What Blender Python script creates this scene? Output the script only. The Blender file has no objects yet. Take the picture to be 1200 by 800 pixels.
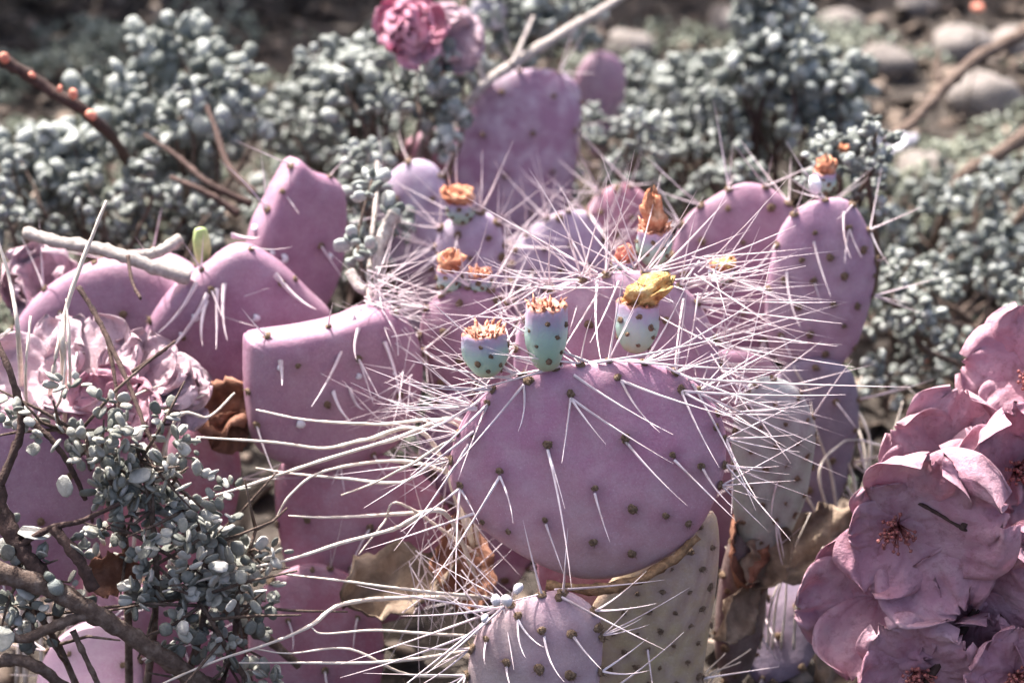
import bpy, math, random
import numpy as np
from mathutils import Vector, Matrix, noise
from mathutils.bvhtree import BVHTree

random.seed(11)
rng = np.random.default_rng(11)
R = math.radians
sc = bpy.context.scene
col = sc.collection

# ------------------------------------------------------------------ camera, sky, sun, exposure
PITCH = R(28.0)
CAM = Vector((0.0, 0.0, 0.629))
LENS, SENSOR, PW, PH = 70.0, 36.0, 1200.0, 800.0
K = SENSOR / LENS / PW                       # metres per photo pixel at one metre depth
FWD = Vector((0, math.cos(PITCH), -math.sin(PITCH)))
UP = Vector((0, math.sin(PITCH), math.cos(PITCH)))
RIGHT = Vector((1, 0, 0))

cd = bpy.data.cameras.new("camera")
cam = bpy.data.objects.new("camera", cd)
col.objects.link(cam)
cam.location = CAM
cam.rotation_euler = (math.pi / 2 - PITCH, 0, 0)
cd.lens = LENS
cd.sensor_width = SENSOR
cd.sensor_fit = 'HORIZONTAL'
cd.clip_start = 0.02
cd.clip_end = 200
cd.dof.use_dof = True
cd.dof.focus_distance = 0.862
cd.dof.aperture_fstop = 7.0
cd.dof.aperture_blades = 7
sc.camera = cam

SUN_EL, SUN_AZ = R(58), R(-38)               # azimuth measured from +Y (away from the camera) towards +X
world = bpy.data.worlds.new("World")
sc.world = world
world.use_nodes = True
wn = world.node_tree
wn.nodes.clear()
wo = wn.nodes.new('ShaderNodeOutputWorld')
bg = wn.nodes.new('ShaderNodeBackground')
sky = wn.nodes.new('ShaderNodeTexSky')
sky.sky_type = 'NISHITA'
sky.sun_disc = False
sky.sun_elevation = SUN_EL
sky.sun_rotation = SUN_AZ
sky.air_density = 0.65
sky.dust_density = 6.0
sky.ozone_density = 0.0
bg.inputs['Strength'].default_value = 0.15
wn.links.new(sky.outputs[0], bg.inputs[0])
wn.links.new(bg.outputs[0], wo.inputs[0])

sd = bpy.data.lights.new("sun", 'SUN')
sun = bpy.data.objects.new("sun", sd)
col.objects.link(sun)
sd.energy = 4.7
sd.angle = R(0.9)
sd.color = (1.0, 0.955, 0.90)
sdir = Vector((math.sin(SUN_AZ) * math.cos(SUN_EL), math.cos(SUN_AZ) * math.cos(SUN_EL), math.sin(SUN_EL)))
sun.rotation_euler = (-sdir).to_track_quat('-Z', 'Y').to_euler()
sun.location = sdir * 5

sc.view_settings.view_transform = 'Standard'
sc.view_settings.look = 'None'
sc.view_settings.gamma = 1
sc.view_settings.exposure = 1.52
sc.render.engine = 'CYCLES'
sc.cycles.use_denoising = True
sc.cycles.max_bounces = 6
sc.cycles.caustics_reflective = False
sc.cycles.caustics_refractive = False


# ------------------------------------------------------------------ pixel helpers
def ray(px, py):
    return FWD + RIGHT * ((px - PW / 2) * K) + UP * ((PH / 2 - py) * K)


def P(px, py, d):
    return CAM + ray(px, py) * d


def ground_z(x, y):
    return 0.010 * noise.noise(Vector((x * 7, y * 7, 0.3))) + 0.005 * noise.noise(Vector((x * 23, y * 23, 4.1)))


def G(px, py):
    """point of the ground seen at a photo pixel"""
    r = ray(px, py)
    d = -CAM.z / r.z
    p = CAM + r * d
    p.z = ground_z(p.x, p.y)
    return p


def gdepth(px, py):
    return -CAM.z / ray(px, py).z


def topx(p):
    v = p - CAM
    d = v.dot(FWD)
    return PW / 2 + v.dot(RIGHT) / d / K, PH / 2 - v.dot(UP) / d / K, d


# ------------------------------------------------------------------ object helpers
def tag(o, label=None, cat=None, group=None, kind=None):
    if label: o['label'] = label
    if cat: o['category'] = cat
    if group: o['group'] = group
    if kind: o['kind'] = kind
    return o


def empty(name, loc, label, cat, group=None):
    o = bpy.data.objects.new(name, None)
    o.empty_display_size = 0.02
    o.location = loc
    col.objects.link(o)
    return tag(o, label, cat, group)


def base_of(o):
    while o.parent: o = o.parent
    return o.location


def link_mesh(name, me, parent=None):
    o = bpy.data.objects.new(name, me)
    col.objects.link(o)
    if parent is not None: o.parent = parent
    return o


def mkmesh(name, verts, faces, mat, smooth=True):
    me = bpy.data.meshes.new(name)
    me.from_pydata([tuple(v) for v in verts], [], [tuple(f) for f in faces])
    if mat: me.materials.append(mat)
    if smooth:
        me.polygons.foreach_set('use_smooth', np.ones(len(me.polygons), bool))
    me.update()
    return me


def mesh_np(name, V, F, mat, tint=None, smooth=True):
    """V (n,3), F (m,4) or (m,3) arrays; optional per-vertex tint value 0..1"""
    V = np.ascontiguousarray(V, dtype=np.float32); F = np.ascontiguousarray(F, dtype=np.int32)
    k = F.shape[1]
    me = bpy.data.meshes.new(name)
    me.vertices.add(len(V)); me.vertices.foreach_set('co', V.ravel())
    me.loops.add(F.size); me.loops.foreach_set('vertex_index', F.ravel())
    me.polygons.add(len(F))
    me.polygons.foreach_set('loop_start', np.arange(0, F.size, k, dtype=np.int32))
    me.polygons.foreach_set('loop_total', np.full(len(F), k, dtype=np.int32))
    if smooth: me.polygons.foreach_set('use_smooth', np.ones(len(F), bool))
    if tint is not None:
        a = me.attributes.new('tint', 'FLOAT', 'POINT')
        a.data.foreach_set('value', np.ascontiguousarray(tint, dtype=np.float32))
    me.materials.append(mat)
    me.update(calc_edges=True)
    return me


def part(name, verts, faces, mat, thing, parent=None, smooth=True):
    """verts in world coordinates; stored relative to the thing's base"""
    b = base_of(thing) if thing is not None else Vector((0, 0, 0))
    me = mkmesh(name, [Vector(v) - b for v in verts], faces, mat, smooth)
    return link_mesh(name, me, parent or thing)


def catmull(pts, n_per, closed=False):
    pts = [Vector(p) for p in pts]
    out = []
    n = len(pts)
    rngi = range(n) if closed else range(n - 1)
    for i in rngi:
        if closed:
            p0, p1, p2, p3 = pts[i - 1], pts[i], pts[(i + 1) % n], pts[(i + 2) % n]
        else:
            p1, p2 = pts[i], pts[i + 1]
            p0 = pts[i - 1] if i else p1 * 2 - p2
            p3 = pts[i + 2] if i + 2 < n else p2 * 2 - p1
        for k in range(n_per):
            t = k / n_per
            out.append(0.5 * ((2 * p1) + (p2 - p0) * t + (2 * p0 - 5 * p1 + 4 * p2 - p3) * t * t + (3 * p1 - p0 - 3 * p2 + p3) * t ** 3))
    if not closed: out.append(pts[-1])
    return out


def tube(pts, radii, sides=7, wob=0.0, seed=0):
    """closed tapered tube along pts"""
    verts, faces = [], []
    n = len(pts)
    ref = Vector((0.31, 0.17, 0.93))
    for i, p in enumerate(pts):
        t = (pts[min(i + 1, n - 1)] - pts[max(i - 1, 0)])
        if t.length < 1e-9: t = Vector((0, 0, 1))
        t.normalize()
        a = ref - t * ref.dot(t)
        if a.length < 0.05:
            a = Vector((1, 0, 0)) - t * t.x
        a.normalize()
        b = t.cross(a)
        r = radii[i] if hasattr(radii, '__len__') else radii
        for k in range(sides):
            an = 2 * math.pi * k / sides
            rr = r * (1 + wob * noise.noise(p * (1.2 / max(r, 1e-4)) + Vector((math.cos(an), math.sin(an), seed))))
            verts.append(p + a * (math.cos(an) * rr) + b * (math.sin(an) * rr))
    for i in range(n - 1):
        for k in range(sides):
            k2 = (k + 1) % sides
            faces.append((i * sides + k, i * sides + k2, (i + 1) * sides + k2, (i + 1) * sides + k))
    faces.append(tuple(range(sides - 1, -1, -1)))
    faces.append(tuple((n - 1) * sides + k for k in range(sides)))
    return verts, faces


def join(*vf):
    V, F = [], []
    for v, f in vf:
        o = len(V)
        V += list(v)
        F += [tuple(i + o for i in q) for q in f]
    return V, F


def frame_to(z, x=None):
    """rotation matrix whose Z axis is z"""
    z = Vector(z).normalized()
    x = Vector(x) if x is not None else Vector((random.uniform(-1, 1), random.uniform(-1, 1), random.uniform(-1, 1)))
    x = x - z * x.dot(z)
    if x.length < 1e-4: x = Vector((1, 0, 0)) - z * z.x
    if x.length < 1e-4: x = Vector((0, 1, 0)) - z * z.y
    x.normalize()
    y = z.cross(x)
    return Matrix((x, y, z)).transposed()


# ------------------------------------------------------------------ materials
class NT:
    def __init__(self, name):
        self.m = bpy.data.materials.new(name)
        self.m.use_nodes = True
        self.t = self.m.node_tree
        self.b = self.t.nodes['Principled BSDF']

    def n(self, kind, **kw):
        nd = self.t.nodes.new(kind)
        for k, v in kw.items():
            if k in nd.bl_rna.properties and not k in nd.inputs:
                setattr(nd, k, v)
            else:
                nd.inputs[k].default_value = v
        return nd

    def l(self, a, b): self.t.links.new(a, b)

    def noise(self, scale, detail=4, rough=0.55, coord=None):
        nd = self.n('ShaderNodeTexNoise', Scale=scale, Detail=detail, Roughness=rough)
        if coord is not None: self.l(coord, nd.inputs['Vector'])
        return nd

    def ramp(self, fac, stops):
        r = self.n('ShaderNodeValToRGB')
        e = r.color_ramp.elements
        while len(e) < len(stops): e.new(0.5)
        for el, (p, c) in zip(e, stops):
            el.position = p
            el.color = (c[0], c[1], c[2], 1) if hasattr(c, '__len__') else (c, c, c, 1)
        self.l(fac, r.inputs[0])
        return r.outputs[0]

    def mix(self, fac, a, b, mode='MIX'):
        mx = self.n('ShaderNodeMix', data_type='RGBA', blend_type=mode)
        for inp, v in ((mx.inputs[0], fac), (mx.inputs[6], a), (mx.inputs[7], b)):
            if hasattr(v, 'node'): self.l(v, inp)
            elif hasattr(v, '__len__'): inp.default_value = (*v, 1)
            else: inp.default_value = v
        return mx.outputs[2]

    def bump(self, h, strength, dist=0.001):
        b = self.n('ShaderNodeBump', Strength=strength, Distance=dist)
        self.l(h, b.inputs['Height'])
        self.l(b.outputs[0], self.b.inputs['Normal'])

    def obj(self): return self.n('ShaderNodeTexCoord').outputs['Object']
    def geo(self): return self.n('ShaderNodeNewGeometry').outputs['Position']


def pad_material(name, c1, c2, green=None, gz=(0, 1), pale=(0.52, 0.42, 0.47), pale_amt=0.35, scar=(0.30, 0.20, 0.13), scar_amt=0.3):
    """c1, c2 two skin pigments; green pigment of the lower pad; pale waxy bloom; corky scars"""
    def dusty(c):
        l = sum(c) / 3
        return tuple(l + (q - l) * 1.0 for q in c)
    c1, c2 = dusty(c1), dusty(c2)
    t = NT(name)
    g = t.geo()
    big = t.noise(26, 3, 0.5, g).outputs[0]
    base = t.mix(t.ramp(big, [(0.32, 0.0), (0.70, 1.0)]), c1, c2)
    if green is not None:
        sp = t.n('ShaderNodeSeparateXYZ'); t.l(g, sp.inputs[0])
        mr = t.n('ShaderNodeMapRange', clamp=True)
        mr.inputs['From Min'].default_value = gz[0]; mr.inputs['From Max'].default_value = gz[1]
        mr.inputs['To Min'].default_value = 1; mr.inputs['To Max'].default_value = 0
        t.l(sp.outputs[2], mr.inputs['Value'])
        ad = t.n('ShaderNodeMath', operation='MULTIPLY_ADD')
        t.l(t.noise(40, 2, 0.5, g).outputs[0], ad.inputs[0]); ad.inputs[1].default_value = 0.9; 
        sb = t.n('ShaderNodeMath', operation='SUBTRACT'); t.l(mr.outputs[0], sb.inputs[0]); sb.inputs[1].default_value = 0.42
        t.l(sb.outputs[0], ad.inputs[2])
        cl = t.n('ShaderNodeClamp'); t.l(ad.outputs[0], cl.inputs[0])
        base = t.mix(cl.outputs[0], base, green)
    # waxy bloom in worn patches
    bl = t.ramp(t.noise(75, 9, 0.72, g).outputs[0], [(0.42, 0.0), (0.68, pale_amt * 1.2)])
    base = t.mix(bl, base, pale)
    # fine mottling
    fine = t.noise(900, 3, 0.6, g).outputs[0]
    base = t.mix(0.35, base, t.mix(t.ramp(fine, [(0.3, 0.0), (0.7, 1.0)]), (0.62, 0.58, 0.60), (1.0, 1.0, 1.0)), 'MULTIPLY')
    fl = t.ramp(t.noise(1500, 2, 0.5, g).outputs[0], [(0.64, 0.0), (0.72, 0.35)])
    base = t.mix(fl, base, (0.62, 0.52, 0.55))
    bl2 = t.ramp(t.noise(22, 5, 0.7, g).outputs[0], [(0.45, 0.0), (0.7, 0.22)])
    base = t.mix(bl2, base, (0.36, 0.30, 0.33))
    sc_ = t.ramp(t.noise(130, 8, 0.75, g).outputs[0], [(0.66, 0.0), (0.74, scar_amt)])
    base = t.mix(sc_, base, scar)
    # pigment rings round the areoles (attribute written per vertex)
    at = t.n('ShaderNodeAttribute', attribute_name='spot')
    base = t.mix(at.outputs['Fac'], base, (0.145, 0.065, 0.095))
    t.l(base, t.b.inputs['Base Color'])
    t.l(t.ramp(t.noise(160, 4, 0.6, g).outputs[0], [(0.3, 0.42), (0.7, 0.62)]), t.b.inputs['Roughness'])
    t.b.inputs['Subsurface Weight'].default_value = 0.12
    t.b.inputs['Subsurface Radius'].default_value = (1.0, 0.5, 0.5)
    t.b.inputs['Subsurface Scale'].default_value = 0.004
    t.b.inputs['Specular IOR Level'].default_value = 0.35
    t.bump(t.noise(260, 8, 0.7, g).outputs[0], 0.35, 0.002)
    return t.m


def plain(name, stops, scale, rough=0.7, bump=0.0, bscale=None, dist=0.001, spec=0.3, attr=False, rand=False, trans=0.0):
    t = NT(name)
    g = t.geo()
    nz = t.noise(scale, 5, 0.6, g).outputs[0]
    f = nz
    if attr or rand:
        src = t.n('ShaderNodeAttribute', attribute_name='tint').outputs['Fac'] if attr else t.n('ShaderNodeObjectInfo').outputs['Random']
        m = t.n('ShaderNodeMath', operation='MULTIPLY_ADD')
        t.l(src, m.inputs[0]); m.inputs[1].default_value = 0.6
        m2 = t.n('ShaderNodeMath', operation='MULTIPLY'); t.l(nz, m2.inputs[0]); m2.inputs[1].default_value = 0.45
        t.l(m2.outputs[0], m.inputs[2])
        f = m.outputs[0]
    t.l(t.ramp(f, stops), t.b.inputs['Base Color'])
    t.b.inputs['Roughness'].default_value = rough
    t.b.inputs['Specular IOR Level'].default_value = spec
    if trans:
        t.b.inputs['Subsurface Weight'].default_value = trans
        t.b.inputs['Subsurface Radius'].default_value = (1, 0.7, 0.7)
        t.b.inputs['Subsurface Scale'].default_value = 0.003
    if bump: t.bump(t.noise(bscale or scale * 3, 5, 0.65, g).outputs[0], bump, dist)
    return t.m


M = {}
PUR1, PUR2 = (0.30, 0.135, 0.235), (0.37, 0.185, 0.29)
M['pad_front'] = pad_material('purple_pad_skin', (0.40, 0.165, 0.28), (0.455, 0.225, 0.33), green=(0.40, 0.27, 0.255), gz=(0.10, 0.185))
M['pad_green'] = pad_material('olive_pad_skin', (0.46, 0.38, 0.22), (0.48, 0.34, 0.25), green=(0.46, 0.42, 0.19), gz=(0.0, 0.12), scar_amt=0.5)
M['pad_mauve'] = pad_material('grey_mauve_pad_skin', (0.38, 0.24, 0.31), (0.42, 0.31, 0.33), green=(0.37, 0.33, 0.26), gz=(0.02, 0.13))
M['pad_pink'] = pad_material('pale_pink_pad_skin', (0.38, 0.21, 0.31), (0.42, 0.27, 0.35), pale_amt=0.45)
M['pad_deep'] = pad_material('deep_purple_pad_skin', (0.285, 0.14, 0.215), (0.335, 0.18, 0.26), pale_amt=0.25)
M['pad_dull'] = pad_material('dull_purple_pad_skin', (0.27, 0.13, 0.22), (0.34, 0.20, 0.30), pale=(0.6, 0.55, 0.62), pale_amt=0.6)
M['pad_lav'] = pad_material('lavender_pad_skin', (0.40, 0.29, 0.42), (0.44, 0.36, 0.47), pale=(0.6, 0.56, 0.64), pale_amt=0.6)
M['pad_mint'] = pad_material('mint_pad_skin', (0.40, 0.40, 0.38), (0.42, 0.33, 0.40), green=(0.36, 0.44, 0.36), gz=(0.08, 0.22), pale=(0.6, 0.6, 0.6))
M['pad_red'] = pad_material('reddish_pad_skin', (0.33, 0.115, 0.165), (0.36, 0.165, 0.23), pale_amt=0.3, scar_amt=0.5)
M['pad_slate'] = pad_material('slate_violet_pad_skin', (0.17, 0.14, 0.19), (0.24, 0.18, 0.25), pale_amt=0.2)
M['pad_brown'] = pad_material('withered_brown_pad_skin', (0.10, 0.07, 0.055), (0.17, 0.12, 0.11), pale=(0.34, 0.27, 0.27), pale_amt=0.5, scar_amt=0.6)
M['spine'] = plain('spine_ivory', [(0.30, (0.46, 0.36, 0.36)), (0.5, (0.68, 0.57, 0.60)), (0.72, (0.82, 0.74, 0.76))], 90, 0.42, spec=0.45, trans=0.0)
M['areole'] = plain('areole_wool', [(0.3, (0.07, 0.045, 0.032)), (0.55, (0.20, 0.135, 0.09)), (0.75, (0.36, 0.27, 0.19))], 900, 0.95, 0.8, 2200, 0.001)
M['cork'] = plain('cork_joint', [(0.3, (0.10, 0.06, 0.035)), (0.6, (0.32, 0.19, 0.10)), (0.8, (0.5, 0.34, 0.2))], 300, 0.9, 0.7, 900, 0.001)
LEAFRAMP = [(0.12, (0.06, 0.072, 0.062)), (0.35, (0.135, 0.15, 0.135)), (0.62, (0.27, 0.29, 0.27)), (0.85, (0.41, 0.43, 0.41)), (0.97, (0.54, 0.54, 0.52))]
M['leaf'] = plain('glaucous_leaf', LEAFRAMP, 700, 0.62, 0.5, 1500, 0.0012, attr=True)
M['leaf_one'] = plain('glaucous_leaf_single', LEAFRAMP, 700, 0.62, 0.5, 1500, 0.0012, rand=True)
M['mat'] = plain('pale_groundcover_leaf', [(0.1, (0.07, 0.08, 0.055)), (0.35, (0.17, 0.185, 0.14)), (0.65, (0.33, 0.35, 0.29)), (0.95, (0.50, 0.51, 0.45))], 500, 0.75, 0.4, 1500, attr=True)
M['dark_leaf'] = plain('dark_bush_leaf', [(0.2, (0.035, 0.045, 0.03)), (0.6, (0.07, 0.085, 0.06)), (0.9, (0.13, 0.14, 0.11))], 60, 0.6, attr=True)
M['slate_leaf'] = plain('slate_green_leaf', [(0.1, (0.06, 0.065, 0.055)), (0.35, (0.16, 0.165, 0.145)), (0.6, (0.30, 0.295, 0.26)), (0.8, (0.42, 0.41, 0.38)), (0.92, (0.55, 0.47, 0.44)), (0.98, (0.52, 0.33, 0.34))], 500, 0.65, 0.5, 1200, rand=True)
M['slate_many'] = plain('slate_green_leaf_mass', [(0.1, (0.06, 0.065, 0.055)), (0.35, (0.16, 0.165, 0.145)), (0.6, (0.30, 0.295, 0.26)), (0.8, (0.42, 0.41, 0.38)), (0.92, (0.55, 0.47, 0.44)), (0.98, (0.52, 0.33, 0.34))], 500, 0.65, 0.5, 1200, attr=True)
M['bark'] = plain('brown_bark', [(0.25, (0.055, 0.035, 0.028)), (0.5, (0.13, 0.09, 0.072)), (0.75, (0.24, 0.19, 0.16))], 260, 0.85, 0.9, 700, 0.002)
M['bark_dark'] = plain('dark_bark', [(0.25, (0.03, 0.018, 0.016)), (0.6, (0.085, 0.05, 0.042)), (0.8, (0.15, 0.10, 0.085))], 300, 0.8, 0.8, 800, 0.0015)
M['bark_pale'] = plain('weathered_grey_wood', [(0.25, (0.22, 0.19, 0.17)), (0.55, (0.42, 0.37, 0.345)), (0.8, (0.6, 0.54, 0.52))], 300, 0.8, 0.8, 900, 0.0015)
M['straw'] = plain('dry_straw', [(0.2, (0.42, 0.34, 0.28)), (0.5, (0.62, 0.54, 0.47)), (0.8, (0.76, 0.70, 0.65))], 160, 0.6, 0.4, 900, 0.001)
M['soil'] = None
M['stone'] = plain('pale_stone', [(0.25, (0.12, 0.105, 0.095)), (0.5, (0.21, 0.185, 0.17)), (0.75, (0.32, 0.28, 0.265))], 60, 0.9, 0.6, 260, 0.004)
M['petal'] = None
M['dead'] = plain('dead_leaf_tan', [(0.25, (0.08, 0.055, 0.04)), (0.5, (0.22, 0.16, 0.115)), (0.75, (0.36, 0.28, 0.21))], 90, 0.75, 0.5, 400, 0.002)
M['rust'] = plain('dead_leaf_rust', [(0.25, (0.08, 0.035, 0.025)), (0.5, (0.21, 0.09, 0.055)), (0.75, (0.36, 0.19, 0.13))], 90, 0.7, 0.5, 400, 0.002)
M['litter'] = plain('litter_flakes', [(0.1, (0.03, 0.024, 0.02)), (0.4, (0.085, 0.062, 0.05)), (0.7, (0.19, 0.145, 0.115)), (0.95, (0.36, 0.30, 0.26))], 200, 0.85, 0.5, 700, attr=True)
M['orange'] = plain('dried_orange_flower', [(0.34, (0.28, 0.09, 0.05)), (0.48, (0.50, 0.20, 0.11)), (0.6, (0.60, 0.33, 0.20)), (0.75, (0.68, 0.50, 0.36))], 150, 0.75, 0.7, 500, 0.002)
M['yellow'] = plain('dried_yellow_flower', [(0.34, (0.30, 0.12, 0.05)), (0.46, (0.52, 0.29, 0.10)), (0.6, (0.64, 0.46, 0.20)), (0.8, (0.74, 0.62, 0.40))], 190, 0.75, 0.9, 420, 0.003)
M['scale'] = plain('fruit_crown_scales', [(0.35, (0.20, 0.07, 0.045)), (0.5, (0.44, 0.18, 0.11)), (0.7, (0.62, 0.38, 0.28))], 500, 0.7)
M['white_bud'] = plain('white_woolly_bud', [(0.3, (0.52, 0.50, 0.55)), (0.7, (0.82, 0.80, 0.84))], 300, 0.7, 0.5, 900)
M['petal_plain'] = plain('dull_white_petal', [(0.3, (0.36, 0.33, 0.36)), (0.7, (0.52, 0.48, 0.51))], 120, 0.8)
M['green_bud'] = plain('fresh_green_bud', [(0.3, (0.30, 0.40, 0.14)), (0.7, (0.48, 0.56, 0.26))], 200, 0.5)
M['stamen'] = plain('stamens', [(0.3, (0.15, 0.04, 0.045)), (0.55, (0.27, 0.09, 0.085)), (0.8, (0.40, 0.25, 0.17))], 700, 0.7)
M['calyx'] = plain('calyx_red', [(0.3, (0.13, 0.025, 0.04)), (0.7, (0.28, 0.07, 0.10))], 300, 0.6)
M['marigold'] = plain('orange_petals', [(0.3, (0.75, 0.26, 0.02)), (0.7, (0.85, 0.45, 0.05))], 300, 0.6)
M['redbud'] = plain('coral_bud', [(0.3, (0.55, 0.16, 0.10)), (0.7, (0.75, 0.34, 0.25))], 300, 0.6)


def petal_material(name, c1, c2, vein):
    t = NT(name)
    g = t.geo()
    a = t.mix(t.ramp(t.noise(60, 4, 0.6, g).outputs[0], [(0.3, 0.0), (0.7, 1.0)]), c1, c2)
    at = t.n('ShaderNodeAttribute', attribute_name='vein')
    a = t.mix(at.outputs['Fac'], a, vein)
    pa = t.ramp(t.noise(35, 6, 0.7, g).outputs[0], [(0.45, 0.0), (0.68, 0.55)])
    a = t.mix(pa, a, (0.62, 0.47, 0.52))
    bl = t.ramp(t.noise(170, 7, 0.7, g).outputs[0], [(0.52, 0.0), (0.70, 0.6)])
    a = t.mix(bl, a, (0.27, 0.10, 0.12))
    t.l(a, t.b.inputs['Base Color'])
    t.b.inputs['Roughness'].default_value = 0.6
    t.b.inputs['Specular IOR Level'].default_value = 0.3
    tr = t.n('ShaderNodeBsdfTranslucent'); t.l(a, tr.inputs[0])
    mx = t.n('ShaderNodeMixShader'); mx.inputs[0].default_value = 0.22
    out = t.t.nodes['Material Output']
    t.l(t.b.outputs[0], mx.inputs[1]); t.l(tr.outputs[0], mx.inputs[2]); t.l(mx.outputs[0], out.inputs[0])
    t.bump(t.noise(240, 8, 0.7, g).outputs[0], 0.7, 0.003)
    return t.m


M['petal'] = petal_material('dusty_pink_petal', (0.50, 0.24, 0.32), (0.58, 0.34, 0.405), (0.32, 0.11, 0.165))
M['petal_hot'] = petal_material('bright_pink_petal', (0.66, 0.24, 0.37), (0.74, 0.40, 0.50), (0.50, 0.14, 0.25))
M['petal_pale'] = petal_material('pale_pink_petal', (0.58, 0.40, 0.46), (0.68, 0.53, 0.58), (0.46, 0.24, 0.32))


def fruit_material():
    t = NT('fruit_skin')
    g = t.geo()
    at = t.n('ShaderNodeAttribute', attribute_name='h')
    m = t.n('ShaderNodeMath', operation='MULTIPLY_ADD')
    t.l(t.noise(220, 4, 0.6, g).outputs[0], m.inputs[0]); m.inputs[1].default_value = 0.35
    s = t.n('ShaderNodeMath', operation='SUBTRACT'); t.l(at.outputs['Fac'], s.inputs[0]); s.inputs[1].default_value = 0.175
    t.l(s.outputs[0], m.inputs[2])
    c = t.ramp(m.outputs[0], [(0.0, (0.36, 0.40, 0.25)), (0.25, (0.32, 0.47, 0.36)), (0.55, (0.31, 0.44, 0.39)), (0.76, (0.31, 0.31, 0.39)), (0.93, (0.39, 0.27, 0.38)), (1.0, (0.30, 0.13, 0.09))])
    t.l(c, t.b.inputs['Base Color'])
    t.b.inputs['Roughness'].default_value = 0.5
    t.b.inputs['Subsurface Weight'].default_value = 0.15
    t.b.inputs['Subsurface Scale'].default_value = 0.003
    t.bump(t.noise(700, 4, 0.6, g).outputs[0], 0.25, 0.001)
    return t.m


M['fruit'] = fruit_material()


def soil_material():
    t = NT('dark_soil')
    g = t.geo()
    a = t.ramp(t.noise(9, 8, 0.7, g).outputs[0], [(0.3, (0.022, 0.017, 0.014)), (0.55, (0.055, 0.042, 0.034)), (0.75, (0.11, 0.088, 0.072))])
    a = t.mix(t.ramp(t.noise(160, 6, 0.7, g).outputs[0], [(0.5, 0.0), (0.75, 0.6)]), a, (0.20, 0.165, 0.14))
    t.l(a, t.b.inputs['Base Color'])
    t.b.inputs['Roughness'].default_value = 0.95
    t.bump(t.noise(140, 8, 0.7, g).outputs[0], 0.9, 0.006)
    return t.m


M['soil'] = soil_material()

# ------------------------------------------------------------------ ground
def build_ground():
    ax = np.concatenate([np.linspace(-40, -1.2, 14), np.linspace(-1.1, 1.1, 90), np.linspace(1.2, 40, 14)])
    ay = np.concatenate([np.linspace(-40, 0.4, 12), np.linspace(0.5, 2.6, 90), np.linspace(2.8, 60, 14)])
    V = [(x, y, ground_z(x, y)) for y in ay for x in ax]
    n = len(ax)
    F = [(j * n + i, j * n + i + 1, (j + 1) * n + i + 1, (j + 1) * n + i) for j in range(len(ay) - 1) for i in range(n - 1)]
    o = link_mesh('ground', mkmesh('ground', V, F, M['soil']))
    o['kind'] = 'structure'
    o['label'] = 'dark brown soil under the plants'


build_ground()

# ------------------------------------------------------------------ small shared meshes
def blob_template(nu=8, nv=4, cup=0.35, flat=0.8, seed=0):
    """cupped rounded leaf, stalk at origin, pointing +Z, length 1"""
    V = [(0, 0, 0)]
    for j in range(1, nv):
        v = j / nv
        r = math.sin(math.pi * v) ** 0.75 * 0.42
        for i in range(nu):
            a = 2 * math.pi * i / nu
            w = 1 + 0.13 * noise.noise(Vector((math.cos(a) * 1.7, math.sin(a) * 1.7, v * 2 + seed * 7.3)))
            x = r * math.cos(a) * w
            y = r * math.sin(a) * flat * w
            if y > 0: y *= (1 - cup * math.cos(a * 1) ** 0 * (1 - abs(math.cos(a))))
            z = 0.5 - 0.5 * math.cos(math.pi * v)
            V.append((x, y + 0.12 * (z * z), z))
    V.append((0, 0.1, 0.96))
    F = []
    for i in range(nu):
        F.append((0, 1 + (i + 1) % nu, 1 + i, 1 + i))
    for j in range(nv - 2):
        for i in range(nu):
            a = 1 + j * nu + i; b = 1 + j * nu + (i + 1) % nu
            F.append((a, b, b + nu, a + nu))
    top = len(V) - 1; o = 1 + (nv - 2) * nu
    for i in range(nu):
        F.append((o + i, o + (i + 1) % nu, top, top))
    T = []
    for f in F:
        if f[2] == f[3]: T.append((f[0], f[1], f[2]))
        else: T += [(f[0], f[1], f[2]), (f[0], f[2], f[3])]
    return np.array(V, dtype=np.float64), np.array(T, dtype=np.int64)


BLOBS = [blob_template(8, 5, c, f, s) for c, f, s in ((0.7, 0.85, 1), (0.3, 0.9, 2), (0.9, 0.7, 3))]
BLOB_LO = blob_template(6, 4, 0.6, 0.7, 5)


def scatter_mesh(name, tmpl, pos, mats, sizes, tints, mat):
    """many copies of tmpl as one mesh: pos (n,3), mats (n,3,3), sizes (n)"""
    TV, TF = tmpl
    n, k = len(pos), len(TV)
    V = np.einsum('nij,kj->nki', mats, TV) * sizes[:, None, None] + pos[:, None, :]
    F = (TF[None] + (np.arange(n) * k)[:, None, None]).reshape(-1, 3)
    return mesh_np(name, V.reshape(-1, 3), F, mat, np.repeat(tints, k))


def rand_mats(dirs):
    """rotation matrices with Z along dirs"""
    z = dirs / np.linalg.norm(dirs, axis=1, keepdims=True)
    r = rng.normal(size=z.shape)
    x = r - z * np.sum(r * z, axis=1, keepdims=True)
    x /= np.linalg.norm(x, axis=1, keepdims=True)
    y = np.cross(z, x)
    return np.stack([x, y, z], axis=2)


def spine_template(bow, segs=6, sides=6):
    V, F = [], []
    for j in range(segs + 1):
        t = j / segs
        r = (1 - t) ** 0.8 * 0.92 + 0.08
        if j == 0: r *= 1.15
        cx = bow * 4 * t * (1 - t) * 0.5 + bow * 0.6 * t * t
        for i in range(sides):
            a = 2 * math.pi * i / sides
            V.append((cx + r * math.cos(a), r * math.sin(a), t))
    for j in range(segs):
        for i in range(sides):
            i2 = (i + 1) % sides
            F.append((j * sides + i, j * sides + i2, (j + 1) * sides + i2, (j + 1) * sides + i))
    F.append(tuple((segs * sides + k) for k in range(sides)))
    return V, F


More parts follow.
